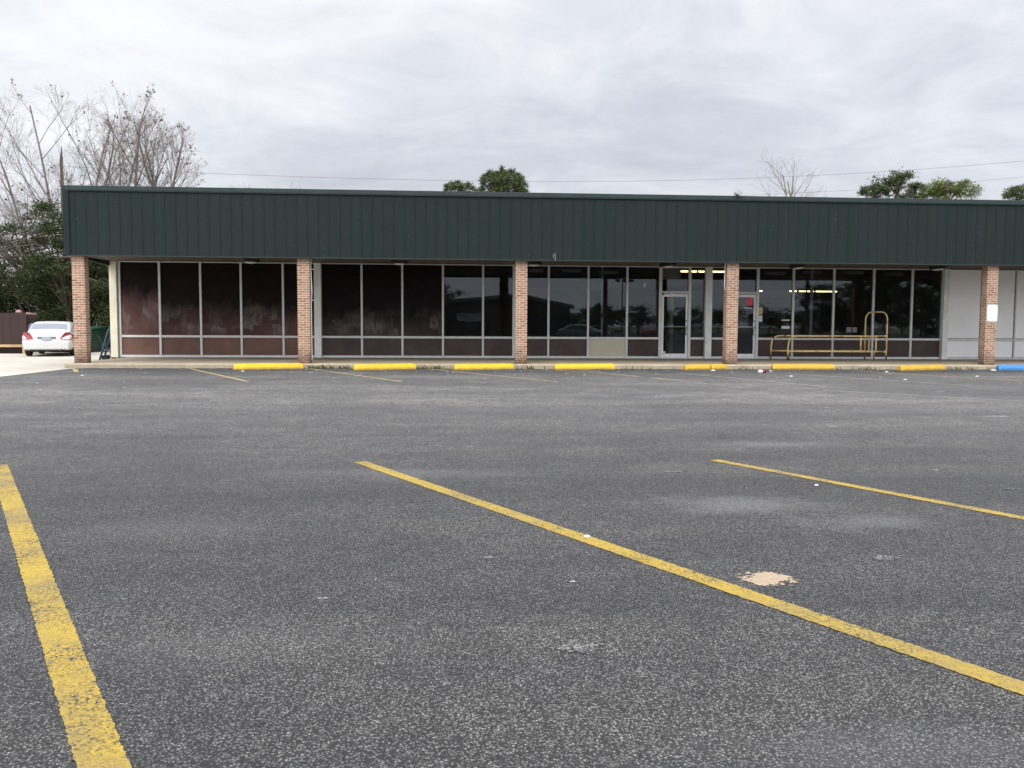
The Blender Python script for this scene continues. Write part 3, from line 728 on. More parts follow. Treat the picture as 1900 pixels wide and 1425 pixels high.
wheel_stop((-2.72,23.85),(-1.08,24.62),SY,'yellow wheel stop midway between the second and third brick pillars')
wheel_stop((.03,24.14),(1.72,24.68),SY,'yellow wheel stop just left of the middle brick pillar')
wheel_stop((2.90,24.42),(4.68,24.72),SY,'yellow wheel stop before the beige lower board')
wheel_stop((6.62,24.22),(8.0,24.74),SD,'short broken yellow wheel stop with a crack, left of the fourth pillar',crack=True,rebar=False)
wheel_stop((9.35,24.62),(11.25,24.68),SD,'yellow wheel stop in front of the rusty cart rail')
wheel_stop((12.9,24.02),(14.60,24.68),SD,'duller yellow wheel stop below the dark windows near the last pillar')
wheel_stop((16.22,24.55),(18.05,24.50),MAT['stop_blue'],'blue wheel stop at the right edge',rebar=False)

# ------------------------------------------------------------------ litter
r = empty('paper_cup',(6.95+2.0,22.9,.045),.35); r.location=(8.47,23.0,.04); tag(r,'white and dark red paper cup lying by the curb','cup')
b = MB(); b.lathe([(.032,-.02),(.042,.12)],(0,0,0),'x',14); b.build('cup_body', MAT['red_plastic'], r, smooth=True)
b = MB(); b.lathe([(.047,-.12),(.047,-.02),(.03,-.018)],(0,0,0),'x',14); b.build('cup_lid', MAT['paper_white'], r, smooth=True)
scr = [((9.05,23.9),.06,'white paper scrap right of the fallen cup'),((7.4,24.0),.08,'torn white scrap under the crack of the broken wheel stop'),((8.6,21.3),.05,'white pebble sized scrap in the lane below the cup'),((10.9,20.0),.05,'lone white scrap in the lane before the cart rail'),
       ((2.89,6.59),.018,'tiny white bit beside the third yellow line'),((.80,5.02),.022,'white chip lying on the long yellow line'),((12.2,23.4),.06,'pale scrap left of the dull yellow wheel stop'),((16.0,24.4),.09,'white scrap at the tip of the blue wheel stop'),
       ((13.6,21.4),.05,'pale scrap in the lane before the last pillar'),((-5.6,23.3),.045,'white bit before the longest yellow wheel stop'),((-8.9,21.3),.04,'white bit in the lot left of the windows')]
for (x,y),s,lab in scr:
    b = MB(); rs = R(int(x*77)); n=7
    ring = [(s*(.6+.5*rs.random())*math.cos(6.283*k/n), s*.6*(.6+.5*rs.random())*math.sin(6.283*k/n)) for k in range(n)]
    n0 = [(a,c,.002) for a,c in ring]; n1 = [(a*.9,c*.9,.010+s*.25*rs.random()) for a,c in ring]
    b.loft([n0,n1]); o = b.build('paper_scrap', MAT['paper_white']); o.location=(x,y,.004); tag(o,lab,'litter','bits of litter on the asphalt')
b = MB(); rs = R(99)
for i in range(190):
    x = rs.uniform(-10,19); y = 24.9 - abs(rs.gauss(0,1))*2.6; s = rs.uniform(.006,.02)
    b.obox((x,y,s*.3), s*2, s*1.6, s*.8, rs.random()*3)
tag(b.build('gravel', simple('grit',(.38,.36,.32),.9,.3,9)), 'scattered pale grit and pebbles along the curb', 'gravel', kind='stuff')

# weeds
def weeds(name, spots, label, seed, hh=.12, mat='leaf_weed'):
    b = MB(); rs = R(seed)
    for (x,y,n,spread,z) in spots:
        for i in range(n):
            px = x+rs.gauss(0,spread); py = y+rs.gauss(0,.03); h = hh*(.4+rs.random()); a = rs.random()*6.283; w=.008+.008*rs.random()
            dx,dy = math.cos(a)*h*.6, math.sin(a)*h*.35
            b.face([(px-w,py,z),(px+w,py,z),(px+dx*.6+w*.6,py+dy*.6,z+h*.7),(px+dx,py+dy,z+h)])
    o = b.build(name, MAT[mat], fixn=False); return tag(o, label, 'weeds', kind='stuff')
weeds('weeds', [(-3.9,24.9,70,.22,0),(-3.1,24.9,60,.25,0),(-.7,24.92,50,.3,0),(-1.0,24.92,20,.4,0),(2.3,24.92,20,.2,0),(8.6,24.92,20,.2,0),(5.6,24.9,18,.5,0),(12.3,24.9,30,.5,0),(15.2,24.9,40,.5,0)], 'low dry weeds growing from the curb joint', 3, .10)
weeds('grass_tuft', [(-11.55,30.5,110,.07,0),(-11.7,31.0,100,.10,0)], 'green weeds behind the hand truck at the building end', 8, .28, 'leaf_weed')

# ------------------------------------------------------------------ cars
def car(loc, heading, paint, label):
    """sedan, x = length (rear at 0), y = across"""
    r = empty('parked_car', loc, heading); tag(r, label, 'car')
    def ring(x, hw, zb, zbelt, ztop, crown=.03):
        h = zbelt-zb
        half = [(hw*.80,zb),(hw*.95,zb+.05),(hw,zb+h*.40),(hw*.995,zb+h*.62),(hw*.965,zb+h*.90),(hw*.90,zbelt),(hw*.5,ztop+crown*.7),(0,ztop+crown)]
        return [(x,y,z) for y,z in half] + [(x,-y,z) for y,z in reversed(half[:-1])]
    rings = [ring(.0,.72,.40,.62,.62,0), ring(.02,.80,.30,.72,.73), ring(.10,.875,.24,.84,.86), ring(.20,.895,.22,.93,.98), ring(.40,.90,.20,.95,1.0), ring(1.0,.905,.20,.94,.98),
             ring(2.2,.91,.20,.92,.94), ring(3.3,.905,.20,.90,.93), ring(4.1,.88,.20,.82,.86), ring(4.6,.80,.24,.68,.72), ring(4.78,.62,.34,.55,.58)]
    # wheel wells are dark liners
    b = MB(); b.loft(rings); b.build('car_body', MAT[paint], r, smooth=True, sub=1)
    def gring(x, hw, z0, z1):
        half=[(hw,z0),(hw*.94,z0+(z1-z0)*.5),(hw*.84,z0+(z1-z0)*.88),(hw*.72,z1-.005),(hw*.35,z1+.012),(0,z1+.015)]
        return [(x,y,z) for y,z in half]+[(x,-y,z) for y,z in reversed(half[:-1])]
    g = MB(); g.loft([gring(.42,.76,.90,.965),gring(.62,.78,.90,1.08),gring(1.02,.80,.90,1.30),gring(1.5,.80,.90,1.375),gring(2.2,.80,.90,1.375),gring(2.7,.79,.90,1.32),gring(3.45,.74,.86,.92)])
    g.build('roof', MAT[paint], r, smooth=True)
    w = MB()   # rear window lying 8 mm proud of the slope
    def row(x, hw, z): return [(x-.015, hw*k/4.0, z+.02-abs(k/4.0)**2*.025) for k in range(-4,5)]
    rows = [row(.60,.66,1.062),row(.80,.635,1.178),row(.99,.60,1.285)]
    for i in range(2):
        for k in range(8): w.face([rows[i][k],rows[i][k+1],rows[i+1][k+1],rows[i+1][k]])
    w.build('rear_window', MAT['car_glass'], r, smooth=True, fixn=False)
    for s in (-1,1):
        w = MB(); w.prism([(.85,.96),(1.12,1.24),(1.5,1.30),(1.95,1.30),(1.95,.96)], 0,.012,'y'); w.prism([(2.02,.96),(2.02,1.30),(2.25,1.30),(2.75,1.19),(3.15,.96)],0,.012,'y')
        o = w.build('side_window', MAT['car_glass'], r); o.location=(0,s*.775+(-.006),0); o.rotation_euler=(0,0,0)
        o.location=(0,s*.79-.006,0)
        t_ = MB(); t_.loft([[(-.005,s*.47,.69),(-.02,s*.66,.68),(.045,s*.865,.68),(.30,s*.925,.72),(.32,s*.915,.84),(.07,s*.80,.955),(.04,s*.66,.955)],
                            [(.10,s*.42,.73),(.10,s*.66,.72),(.16,s*.84,.72),(.33,s*.86,.76),(.34,s*.84,.86),(.18,s*.70,.94),(.15,s*.60,.93)]])
        t_.build('taillight', MAT['tail_red'], r)
        for x in (1.0,3.74):
            y = s*.79
            wl = MB(); wl.lathe([(.22,-.10),(.30,-.105),(.325,-.08),(.325,.08),(.30,.105),(.22,.10)],(x,y,.325),'y',24); ww = wl.build('wheel', MAT['rubber'], r, smooth=False)
            wl = MB(); wl.lathe([(.05,-.03),(.21,-.02),(.215,.02),(.05,.03)],(x,y+s*.075,.325),'y',20); wl.build('wheel_rim', MAT['galv'], ww)
        mr = MB(); mr.obox((2.9,s*.97,.98),.10,.18,.12); mr.build('side_mirror', MAT[paint], r, bevel=.02)
    b = MB(); b.box(-.03,.12,-.80,.80,.27,.60); b.build('bumper', MAT[paint], r, bevel=.05)
    b = MB(); b.box(.07,.3,-.62,.62,.20,.31); b.build('rear_valance', MAT['black_plastic'], r, bevel=.02)
    b = MB(); b.box(.5,4.3,-.62,.62,.17,.24); b.build('underside', MAT['black_plastic'], r)
    b = MB(); b.box(-.012,.03,-.33,.33,.70,.79); b.build('plate_recess', simple('plate_shadow',(.20,.20,.20),.5,.5,30), r, bevel=.02)
    b = MB(); b.box(-.03,-.013,-.16,.16,.64,.79); pl = b.build('license_plate', simple('plate', (.34,.38,.44),.5,.4,26), r)
    b = MB(); b.tube([(.05,-.48,.24),(-.05,-.48,.235)],.045,12); b.build('exhaust_pipe', MAT['dark_steel'], r, smooth=True)
    b = MB(); b.prism([(-.32,.0),(0,-.018),(.32,0),(0,.012)],.16,.175,'x'); o = b.build('brake_light_strip', MAT['dark_steel'], r); o.location=(0,0,.955)
    b = MB(); b.box(.055,.075,-.58,.58,.612,.620); b.build('boot_seam', MAT['dark_gap'], r)
    return r
a = math.radians(90+15.5)
car((-15.22,33.4,.004), a, 'car_white', 'white sedan seen from behind, parked on the concrete drive left of the building').scale = (.96,.96,.96)
c2 = car((9.5,-18,0), math.radians(20), 'car_grey', 'grey car parked behind the viewer, mirrored in the shop glass')
c3 = car((16.5,-12,0), math.radians(-60), 'car_red', 'dark red car parked behind the viewer, mirrored in the door glass')

# ------------------------------------------------------------------ things left of the building
cb = empty('steel_container', (-19.57,36.5,0)); tag(cb, 'dark brown flat sided container raised on timber skids at the left edge', 'container')
b = MB(); b.box(-2.2,2.16,0,.05,.38,1.67)
for k in range(14): b.box(-2.2+k*.31,-2.18+k*.31,-.008,0,.4,1.66)
b.build('side_panel', MAT['container_brown'], cb)
b = MB(); b.box(-2.2,2.30,.06,.50,.38,.44); b.box(-2.2,-2.14,.05,.50,.44,1.66); b.box(-2.14,2.3,.44,.50,.44,1.66); b.box(-2.2,2.2,.30,.36,.0,.38); b.build('shell_and_shade_board', MAT['container_brown'], cb)  # last box: low board added under the shell to darken the gap below
b = MB(); b.box(2.16,2.34,-.01,.06,1.62,1.69); b.box(2.30,2.34,.06,.5,1.60,1.68); b.build('top_rim', simple('rim_pink',(.30,.17,.16),.6,.2,4), cb)
b = MB(); b.box(-2.2,2.16,-.04,.10,.27,.375); b.build('skid', MAT['timber'], cb, bevel=.01)
for x in (-2.0,-.1,1.98):
    b = MB(); b.box(x,x+.13,-.035,.10,.004,.268); b.build('leg', MAT['timber'], cb)
b = MB(); b.tube([(1.3,.5,.004),(1.32,.5,.27)],.03,8); b.build('jack', MAT['galv'], cb)
tag(cb, None)
gr = MB(); gr.lathe([(.10,0),(.13,.06),(.09,.13),(.02,.16)],(0,0,0),'z',12); o = gr.build('round_cap', MAT['rim_pink'], cb); o.location=(1.75,.25,1.64)

ch = empty('cream_house', (-22.2,44,0), math.radians(38)); tag(ch, 'cream walled building corner with low pitched roof cut off by the left edge', 'house')
b = MB(); b.box(-8.8,0,0,8,0,3.55)
for k in range(12): b.box(0,.015,0.02,7.98,.2+k*.28,.215+k*.28)
b.build('wall', MAT['cream_siding'], ch)
b = MB(); b.prism([(-9.2,3.45),(.28,3.50),(.28,3.63),(-4.4,5.4),(-9.2,5.3)],-.3,8.4,'y'); b.build('roof', MAT['roof_brown'], ch)

dm = empty('dumpster', (-16.5,38.2,0)); tag(dm, 'dark green steel dumpster behind the brick end pillar', 'dumpster')
b = MB(); b.prism([(-1.0,.10),(.88,.10),(.98,.62),(.98,1.0),(-1.0,1.0)],0,1.6,'y'); b.box(-1.02,1.02,-.04,0,.80,.86)
for x in (-.6,0,.6): b.box(x,x+.06,-.03,0,.12,.8)
b.build('bin_body', MAT['dumpster_green'], dm, bevel=.01)
b = MB(); b.prism([(-.05,1.0),(1.65,1.0),(1.65,1.14),(-.05,1.03)],-1.03,1.03,'x'); b.build('lid', MAT['dumpster_green'], dm)
b = MB(); b.box(.42,.52,-.038,-.031,.55,.80); b.build('sticker', MAT['paper_white'], dm)
b = MB(); b.box(.78,.86,-.048,-.041,.58,.68); b.build('warning_sticker', MAT['paper_yellow'], dm)
for x in (-.8,.8):
    b = MB(); b.box(x-.06,x+.06,.3,1.3,0,.10); b.build('skid', MAT['dark_steel'], dm)

ht = empty('hand_truck', (-11.93,29.95,0)); tag(ht, 'dark blue hand truck leaning against the cream end post', 'hand truck')
TB = MAT['truck_blue']
for y in (0,.34):
    b = MB(); b.tube([(0,y,.02),(.16,y,.55),(.30,y,1.02),(.36,y,1.08)],.036,8); b.build('rail', TB, ht, smooth=True)
b = MB(); b.obox((.155,.17,.52),.02,.40,.18,0,0,.29); b.build('cross_plate', TB, ht, bevel=.004)
b = MB(); b.obox((.28,.17,.98),.02,.38,.16,0,0,.29); b.build('cross_plate', TB, ht, bevel=.004)
b = MB(); b.obox((.05,.17,.16),.02,.34,.03,0,0,.29); b.obox((.09,.17,.30),.02,.34,.03,0,0,.29); b.obox((.21,.17,.72),.02,.34,.03,0,0,.29); b.build('rung', MAT['dark_steel'], ht)
b = MB(); b.box(-.02,.26,.0,.34,.015,.03); b.build('toe_plate', MAT['dark_steel'], ht)
b = MB(); b.tube([(-.06,0,.86),(-.0,0,.80),(.06,0,.66),(.07,0,.52),(.13,0,.46)],.012,6); b.build('stair_guide', MAT['dark_steel'], ht)
for y in (.06,.30):
    b = MB(); b.lathe([(.03,-.03),(.09,-.03),(.09,.03),(.03,.03)],(.14,y,.10),'y',16); b.build('wheel', MAT['rubber'], ht)

# far pale houses glimpsed through the leaves
for (x,y,w,h,lab) in ((-29,72,5,2.6,'pale house far behind the oak, left of the parked car'),(-22.0,80,6,3.0,'white house far behind the leaves, above the parked car roof'),(-24,62,3,1.9,'small pinkish shed glimpsed through the leaves behind the car')):
    e = empty('far_house',(x,y,0)); tag(e, lab, 'house')
    b = MB(); b.box(-w/2,w/2,0,5,0,h); b.build('wall', MAT['far_white'], e)
    b = MB(); b.prism([(-w/2-.3,h),(w/2+.3,h),(0,h+1.1)],-.3,5.3,'y'); b.build('roof', MAT['roof_brown'], e)
    b = MB(); b.box(-w*.2,w*.05,-.02,0,1.0,1.9); b.build('window', MAT['car_glass'], e)

# ------------------------------------------------------------------ trees
def bare_tree(x, y, seed, H, spread, leaders, label, r0=.17, maxlev=5, dens=1.0, group='bare trees behind the building', lean=(0,0), fork=.16, leafy=0, env=None):
    rs = R(seed); T = MB(); C = MB(); D = MB()
    cnt = [0]
    def grow(p, d, r, L, lev):
        n = 5 if lev <= 1 else (4 if lev < 4 else 3)
        pts=[p.copy()]; rad=[r]; dirs=[d.copy()]
        end = max(.003, r*(.34 if lev < maxlev else .35))
        for i in range(n):
            wob = .075 + .028*lev
            d = (d + Vector((rs.gauss(0,wob),rs.gauss(0,wob),rs.gauss(0,wob*.6)+(.015 if lev<2 else .045)))).normalized()
            p = p + d*(L/n)
            if env and lev >= 1:
                q_ = ((p.x-env[0])/env[2])**2 + ((p.y-y)/(env[2]*1.1))**2 + ((p.z-env[1])/env[3])**2
                if p.z > env[1]-2 and q_ > 1+.5*noise.noise((p.x*1.1+seed,p.z*1.1,seed+p.y)) :
                    pts.append(p.copy()); dirs.append(d.copy()); rad.append(.002); break
            pts.append(p.copy()); dirs.append(d.copy()); rad.append(min(r+(end-r)*(i+1)/n, max(.004, r*(1.2-q_))) if env and lev>=1 and p.z>env[1]-2 else r+(end-r)*(i+1)/n)
        n = len(pts)-1
        if n < 1: return
        (T if lev <= 0 else C).tube(pts, rad, 7 if lev<=1 else (5 if lev==2 else 3), cap=False); cnt[0]+=1
        if lev >= maxlev: 
            if leafy and rs.random() < leafy:
                q = pts[-1]; s=.05
                D.face([q+Vector((rs.gauss(0,s),rs.gauss(0,s),rs.gauss(0,s))) for _ in range(4)])
            return
        kids = {0:0,1:8,2:6,3:5,4:3}.get(lev,3)
        kids = max(1,int(round(kids*dens)))
        for k in range(kids):
            f = .22+.76*(k+rs.random())/kids; idx = min(n-1,int(f*n)); q = pts[idx].lerp(pts[idx+1], f*n-idx)
            dd = dirs[idx+1]; a = rs.random()*6.283; perp = dd.orthogonal().normalized(); perp.rotate(Matrix.Rotation(a,3,dd))
            ang = math.radians(rs.uniform(22,46) if lev < 3 else rs.uniform(18,40)); nd = (dd*math.cos(ang)+perp*math.sin(ang)).normalized()
            rr_ = (rad[idx]*(.46 if lev<2 else .46))
            grow(q, nd, max(.0036,rr_), L*rs.uniform(.40,.60)*(1.15-f*.5), lev+1)
    base = Vector((x,y,-.1)); top = base + Vector((lean[0]*.2,lean[1]*.2,H*fork+.1))
    T.tube([base,base.lerp(top,.5)+Vector((.05,0,0)),top],[r0*1.5,r0*1.15,r0],10)
    for k in range(leaders):
        az = 6.283*k/leaders + rs.uniform(-.3,.3); tilt = (.15+.85*((k*5)%leaders+rs.random())/leaders)*spread
        d = Vector((math.cos(az)*tilt+lean[0]*.1, math.sin(az)*tilt*.7+lean[1]*.1, 1)).normalized()
        grow(top-Vector((0,0,rs.random()*.5)), d, r0*rs.uniform(.5,.75), (H*(1-fork))*rs.uniform(.80,.97), 1)
    e = empty('bare_tree',(0,0,0)); tag(e,label,'tree',group)
    T.build('trunk', MAT['bark_pale'], e, smooth=True, fixn=False); C.build('branches', MAT['twig'], e, fixn=False)
    if D.f: D.build('dry_leaves', MAT['dry_leaf'], e, fixn=False)
    return e
bare_tree(-19.9,45.5,11,14.5,1.7,11,'tall leafless tree rising from the left end of the roof',r0=.16,fork=.12,leafy=.03,env=(-19.7,8.3,4.3,4.5))
bare_tree(-18.4,47.5,23,14,1.0,4,'leafless tree with upright forks just behind the roof corner',r0=.15,fork=.30,leafy=.04,env=(-18.3,9.3,2.6,4.1))
bare_tree(-16.9,46.5,37,14,1.1,4,'leafless tree with a broad fan of twigs, third from the left',r0=.15,fork=.32,leafy=.06,env=(-17.0,9.4,2.3,3.9))
bare_tree(-15.4,48,51,13,1.3,5,'shorter leafless tree at the right of the bare group',r0=.12,fork=.40,leafy=.06,maxlev=5,env=(-15.6,8.9,2.6,3.2))
bare_tree(-17.5,74,71,13.2,.4,5,'far leafless tree, left of two showing only tips over the roof',r0=.15,fork=.35,dens=.8,maxlev=4,env=(-17.6,11.0,2.4,1.9))
bare_tree(-13.6,74,77,13.1,.55,5,'far leafless tree, right of two showing only tips over the roof',r0=.12,fork=.35,dens=.8,maxlev=4,env=(-13.6,10.8,2.6,2.1))
bare_tree(28.2,72,83,15.0,.32,5,'thin leafless tree showing above the roof near the right pines',r0=.15,fork=.4,dens=.75,maxlev=4)
# dead snag
b = MB(); b.tube([(-19.0,44,-.1),(-19.05,44,5),(-19.1,44,9.2),(-19.05,44,9.9)],[.12,.10,.07,.01],6); e = b.build('dead_snag', MAT['bark_dark']); tag(e,'dark broken dead stem poking above the roof corner','dead tree')

def leafy_tree(x, y, seed, H, rx, ry, z0, label, name='oak_tree', mat='leaf_oak', n_cl=230, per=110, leaf=.062, cr=.62, r0=.13, group=None, limbs=10, hollow=.35, cat='tree', flat=.55):
    rs = R(seed); T = MB(); C = MB(); zc=(H+z0)/2; hz=(H-z0)/2
    fork = Vector((x,y,z0+hz*.25))
    T.tube([(x,y,-.1),(x+rs.uniform(-.2,.2),y,z0*.6),fork],[r0*1.3,r0,r0*.8],8)
    ends=[]
    for k in range(limbs):
        az = 6.283*k/limbs+rs.uniform(-.3,.3); el = rs.uniform(-.15,1.2)
        e = Vector((x+rx*.85*math.cos(az)*math.cos(el), y+ry*.85*math.sin(az)*math.cos(el), zc+hz*.85*math.sin(el)))
        m1 = fork.lerp(e,.4)+Vector((rs.gauss(0,.25),rs.gauss(0,.25),.35)); m2 = fork.lerp(e,.75)+Vector((rs.gauss(0,.2),rs.gauss(0,.2),.25))
        T.tube([fork,m1,m2,e],[r0*.42,r0*.28,r0*.16,.02],6,cap=False)
        for q in range(9):
            s = m1.lerp(e, rs.random()); en = s+Vector((rs.gauss(0,rx*.28),rs.gauss(0,ry*.28),rs.gauss(0,hz*.22)))
            T.tube([s,s.lerp(en,.5)+Vector((0,0,.12)),en],[.045,.028,.010],4,cap=False); ends.append(en)
    i = 0; guard=0
    while i < n_cl and guard < n_cl*20:
        guard+=1
        if ends and rs.random()<.35:
            c = rs.choice(ends).copy()
        else:
            v = Vector((rs.gauss(0,1),rs.gauss(0,1),rs.gauss(0,1))).normalized()*(hollow+(1-hollow)*rs.random()**.55)
            c = Vector((x+v.x*rx, y+v.y*ry, zc+v.z*hz))
            if noise.noise((c.x*.55+seed,c.y*.55,c.z*.7)) < -.10: continue
        i+=1
        R_ = cr*rs.uniform(.55,1.25)
        for k in range(int(per*rs.uniform(.6,1.3))):
            v = Vector((rs.gauss(0,.5),rs.gauss(0,.5),rs.gauss(0,.5)*flat))*R_
            p = c+v; s = leaf*rs.uniform(.6,1.3)
            a = Vector((rs.gauss(0,1),rs.gauss(0,1),rs.gauss(0,.55))).normalized()*s; bb = Vector((rs.gauss(0,1),rs.gauss(0,1),rs.gauss(0,.8))).normalized()*s*.55
            C.face([p-a,p-bb,p+a,p+bb])
    e = empty(name,(0,0,0)); tag(e,label,cat,group)
    T.build('trunk', MAT['bark_dark'], e, smooth=True, fixn=False); C.build('crown', MAT[mat], e, fixn=False); return e
g_ = 'dark evergreens by the drive'
leafy_tree(-17.9,41.5,5,7.0,3.4,2.2,1.2,'dark evergreen oak with spreading limbs over the parked car',n_cl=280,per=150,group=g_,cr=.55)
leafy_tree(-15.6,44.0,6,5.6,2.6,2.0,.5,'dense dark evergreen behind the brick end pillar',n_cl=280,per=150,group=g_,cr=.6)
leafy_tree(-20.3,47.0,7,4.6,2.6,1.8,.2,'rounded dark evergreen shrub tree behind the brown container',n_cl=220,per=140,group=g_)
leafy_tree(-17.8,47.8,8,4.2,2.2,1.5,.2,'low dark evergreen directly behind the white car',n_cl=200,per=140,group=g_)
leafy_tree(-22.6,42.5,9,6.5,1.9,1.6,3.6,'loose evergreen crown at the upper left edge',n_cl=80,per=90,group=g_,cr=.5)
leafy_tree(-14.3,40.5,10,2.6,1.4,1.2,.1,'low evergreen bush behind the dumpster',name='evergreen_bush',n_cl=80,per=90,group=g_,cat='bush')

leafy_tree(-20.6,44.2,12,4.7,2.3,1.6,.2,'bushy evergreen between the cream wall and the white car',name='evergreen_bush',n_cl=210,per=140,group=g_,cat='bush')
leafy_tree(-16.6,46.5,13,5.2,2.0,1.5,.3,'evergreen filling the gap between the car and the end post',name='evergreen_bush',n_cl=200,per=140,group=g_,cat='bush')
# far-off wood closing the horizon
b = MB(); rs = R(404)
for i in range(1500):
    x = rs.uniform(-120,140); h = 3.2+2.2*noise.noise((x*.06,1,2))+1.2*noise.noise((x*.3,5,2))
    c = Vector((x, 118+rs.uniform(-4,4), h*rs.random()**.7))
    for k in range(34):
        p_ = c+Vector((rs.gauss(0,.9),rs.gauss(0,.9),rs.gauss(0,.6))); u_ = Vector((rs.gauss(0,1),rs.gauss(0,1),rs.gauss(0,1))).normalized()*.34; w_2 = Vector((rs.gauss(0,1),rs.gauss(0,1),rs.gauss(0,1))).normalized()*.22
        b.face([p_-u_,p_-w_2,p_+u_,p_+w_2])
tag(b.build('far_woods', MAT['leaf_oak'], fixn=False), 'low dark belt of far woods behind the buildings', 'woods', kind='stuff')

def pine(x, y, seed, H, rx, hz, label, n=70, group='pines behind the roof', mat='leaf_pine', ry=None, upright=False, per=70, r0=.2):
    rs = R(seed); T = MB(); C = MB(); ry = ry or rx*.8; base = Vector((x,y,H-hz*1.9))
    T.tube([(x,y,-.1),(x+.1,y,H*.5),base,(x,y,H-hz*.5)],[r0*1.2,r0,r0*.6,.05],8)
    for i in range(n):
        az = rs.random()*6.283; el = math.asin(min(1,rs.random()**.7)) if not upright else rs.random()*1.4
        rad_ = rs.uniform(.72,1.0)
        c = Vector((x+rx*rad_*math.cos(az)*math.cos(el), y+ry*rad_*math.sin(az)*math.cos(el), H-hz+hz*rad_*math.sin(el)))
        s = base.lerp(Vector((x,y,H-hz*.6)), rs.random())
        T.tube([s, s.lerp(c,.55)+Vector((0,0,-.1)), c],[.05,.032,.012],4,cap=False)
        R_ = rs.uniform(.28,.46)
        for k in range(per):
            v = Vector((rs.gauss(0,1),rs.gauss(0,1),rs.gauss(0,1)*.8+.35)).normalized(); q = c+v*R_*rs.uniform(.1,.5)
            tip = q+v*R_*rs.uniform(.4,.8); w = v.orthogonal().normalized()*.028
            C.face([q-w,q+w,tip+w*.4,tip-w*.4])
    e = empty('pine_tree',(0,0,0)); tag(e,label,'tree',group)
    T.build('trunk', MAT['bark_dark'], e, smooth=True, fixn=False); C.build('crown', MAT[mat], e, fixn=False); return e
pine(3.95,70,31,13.75,2.3,2.1,'dome topped pine rising above the middle of the roof',n=120,per=80)
pine(.65,70,32,12.7,1.55,.8,'low pine top peeping over the roof left of the dome topped pine',n=30,per=60)
leafy_tree(36.9,70,33,14.25,1.5,1.2,11.9,'open dark crown, tallest of the right group',name='leafy_tree',mat='leaf_pine',n_cl=34,per=90,leaf=.09,cr=.42,group='trees behind the roof on the right',flat=.8,r0=.16)
pine(34.9,70,34,13.0,1.4,.9,'low pine top at the left of the right group',n=34)
leafy_tree(41.3,70,35,13.75,2.5,1.8,11.3,'light green leafy tree top in the right group',name='leafy_tree',mat='leaf_light',n_cl=80,per=90,leaf=.09,cr=.45,group='trees behind the roof on the right',flat=.8)
pine(39.0,71,36,13.3,1.7,1.2,'dark green top between the tall pine and the light green tree',n=36)
pine(47.6,70,37,13.2,1.5,1.2,'pine top cut off by the right edge',n=40)

# overhead wires on poles standing out of the frame
def wire(pts, r, label):
    b = MB(); b.tube(pts, r, 4); return tag(b.build('overhead_wire', MAT['rubber'], fixn=False), label, 'wire', 'power lines behind the roof')
def sagline(x0,z0,x1,z1,sag,y): return [(x0+(x1-x0)*k/40, y, z0+(z1-z0)*k/40-sag*4*(k/40)*(1-k/40)) for k in range(41)]
import itertools
# fit of one long span: z(-31)=11.62 z(4.6)=11.55 z(19.5)=11.91 z(42.3)=13.47
wire([(x, 62, 11.50+.00126*(x-1)**2*(.55 if x<1 else 1)) for x in range(-46,61,2)], .008, 'thin power line sagging just above the roof and across the bare trees')
wire([(x, 62, 11.03+.06*(x-25.1)+.0014*(x-25.1)**2*(1 if x>25 else 0)) for x in range(14,61,2)], .007, 'second thinner power line rising from the roof at the right')
for x,y,h,lab in ((-46,62,14.2,'wooden utility pole left of the bare trees, outside the view'),(60,62,17,'wooden utility pole beyond the right end of the building')):
    e = empty('utility_pole',(x,y,0)); tag(e,lab,'utility pole')
    b = MB(); b.tube([(0,0,-.2),(0,0,h)],[.17,.11],10); b.build('pole', MAT['bark_dark'], e)
    b = MB(); b.box(-.06,.06,-1.1,1.1,h-.7,h-.58); b.build('cross_arm', MAT['bark_dark'], e)

# ------------------------------------------------------------------ across the lot (behind the viewer, seen mirrored in the glass)
sh = empty('metal_shed_building',(0,-51,0)); tag(sh,'low gabled metal building across the lot, mirrored in the shop glass','building')
b = MB(); b.prism([(-14,0),(15,0),(15,3.55),(8.4,4.75),(-14,2.9)],-14,0,'y'); b.build('wall', MAT['shed_wall'], sh)
b = MB(); b.prism([(-14.5,2.95),(8.4,4.8),(15.5,3.5),(15.5,3.9),(8.4,5.35),(-14.5,3.2)],-14.3,.4,'y'); b.build('roof', MAT['shed_roof'], sh)
b = MB(); b.box(9.6,14.9,.01,.06,0,2.6); b.build('roll_door', MAT['dark_steel'], sh)
bn = MB(); bn.box(.55,4.0,-50.9,-50.86,1.75,2.72); bo = bn.build('banner', MAT['banner_cloth']); tag(bo,'white banner with blurred dark lettering, mirrored in the glass left of the middle pillar','banner')
b = MB(); rs = R(4); x=.7
while x < 3.8:
    w = rs.uniform(.12,.24); b.box(x,x+w,-50.86,-50.855,2.28,2.60) if rs.random()<.9 else None; x += w+.06
x=1.0
while x < 3.5:
    w = rs.uniform(.06,.14); b.box(x,x+w,-50.86,-50.855,1.92,2.08); x += w+.04
b.build('blurred_lettering', MAT['paper_grey'], bo)
lp = empty('lot_lamp_post',(25.6,-70,0)); tag(lp,'tall lot lamp post with three heads, mirrored right of the beige board','lamp post')
b = MB(); b.tube([(0,0,0),(0,0,7.9)],[.12,.08],8); b.build('pole', MAT['dark_steel'], lp)
for x in (-.75,.3,1.3):
    b = MB(); b.box(x-.35,x+.35,-.3,.3,7.9,8.3); b.build('lamp_head', MAT['dark_steel'], lp, bevel=.05)
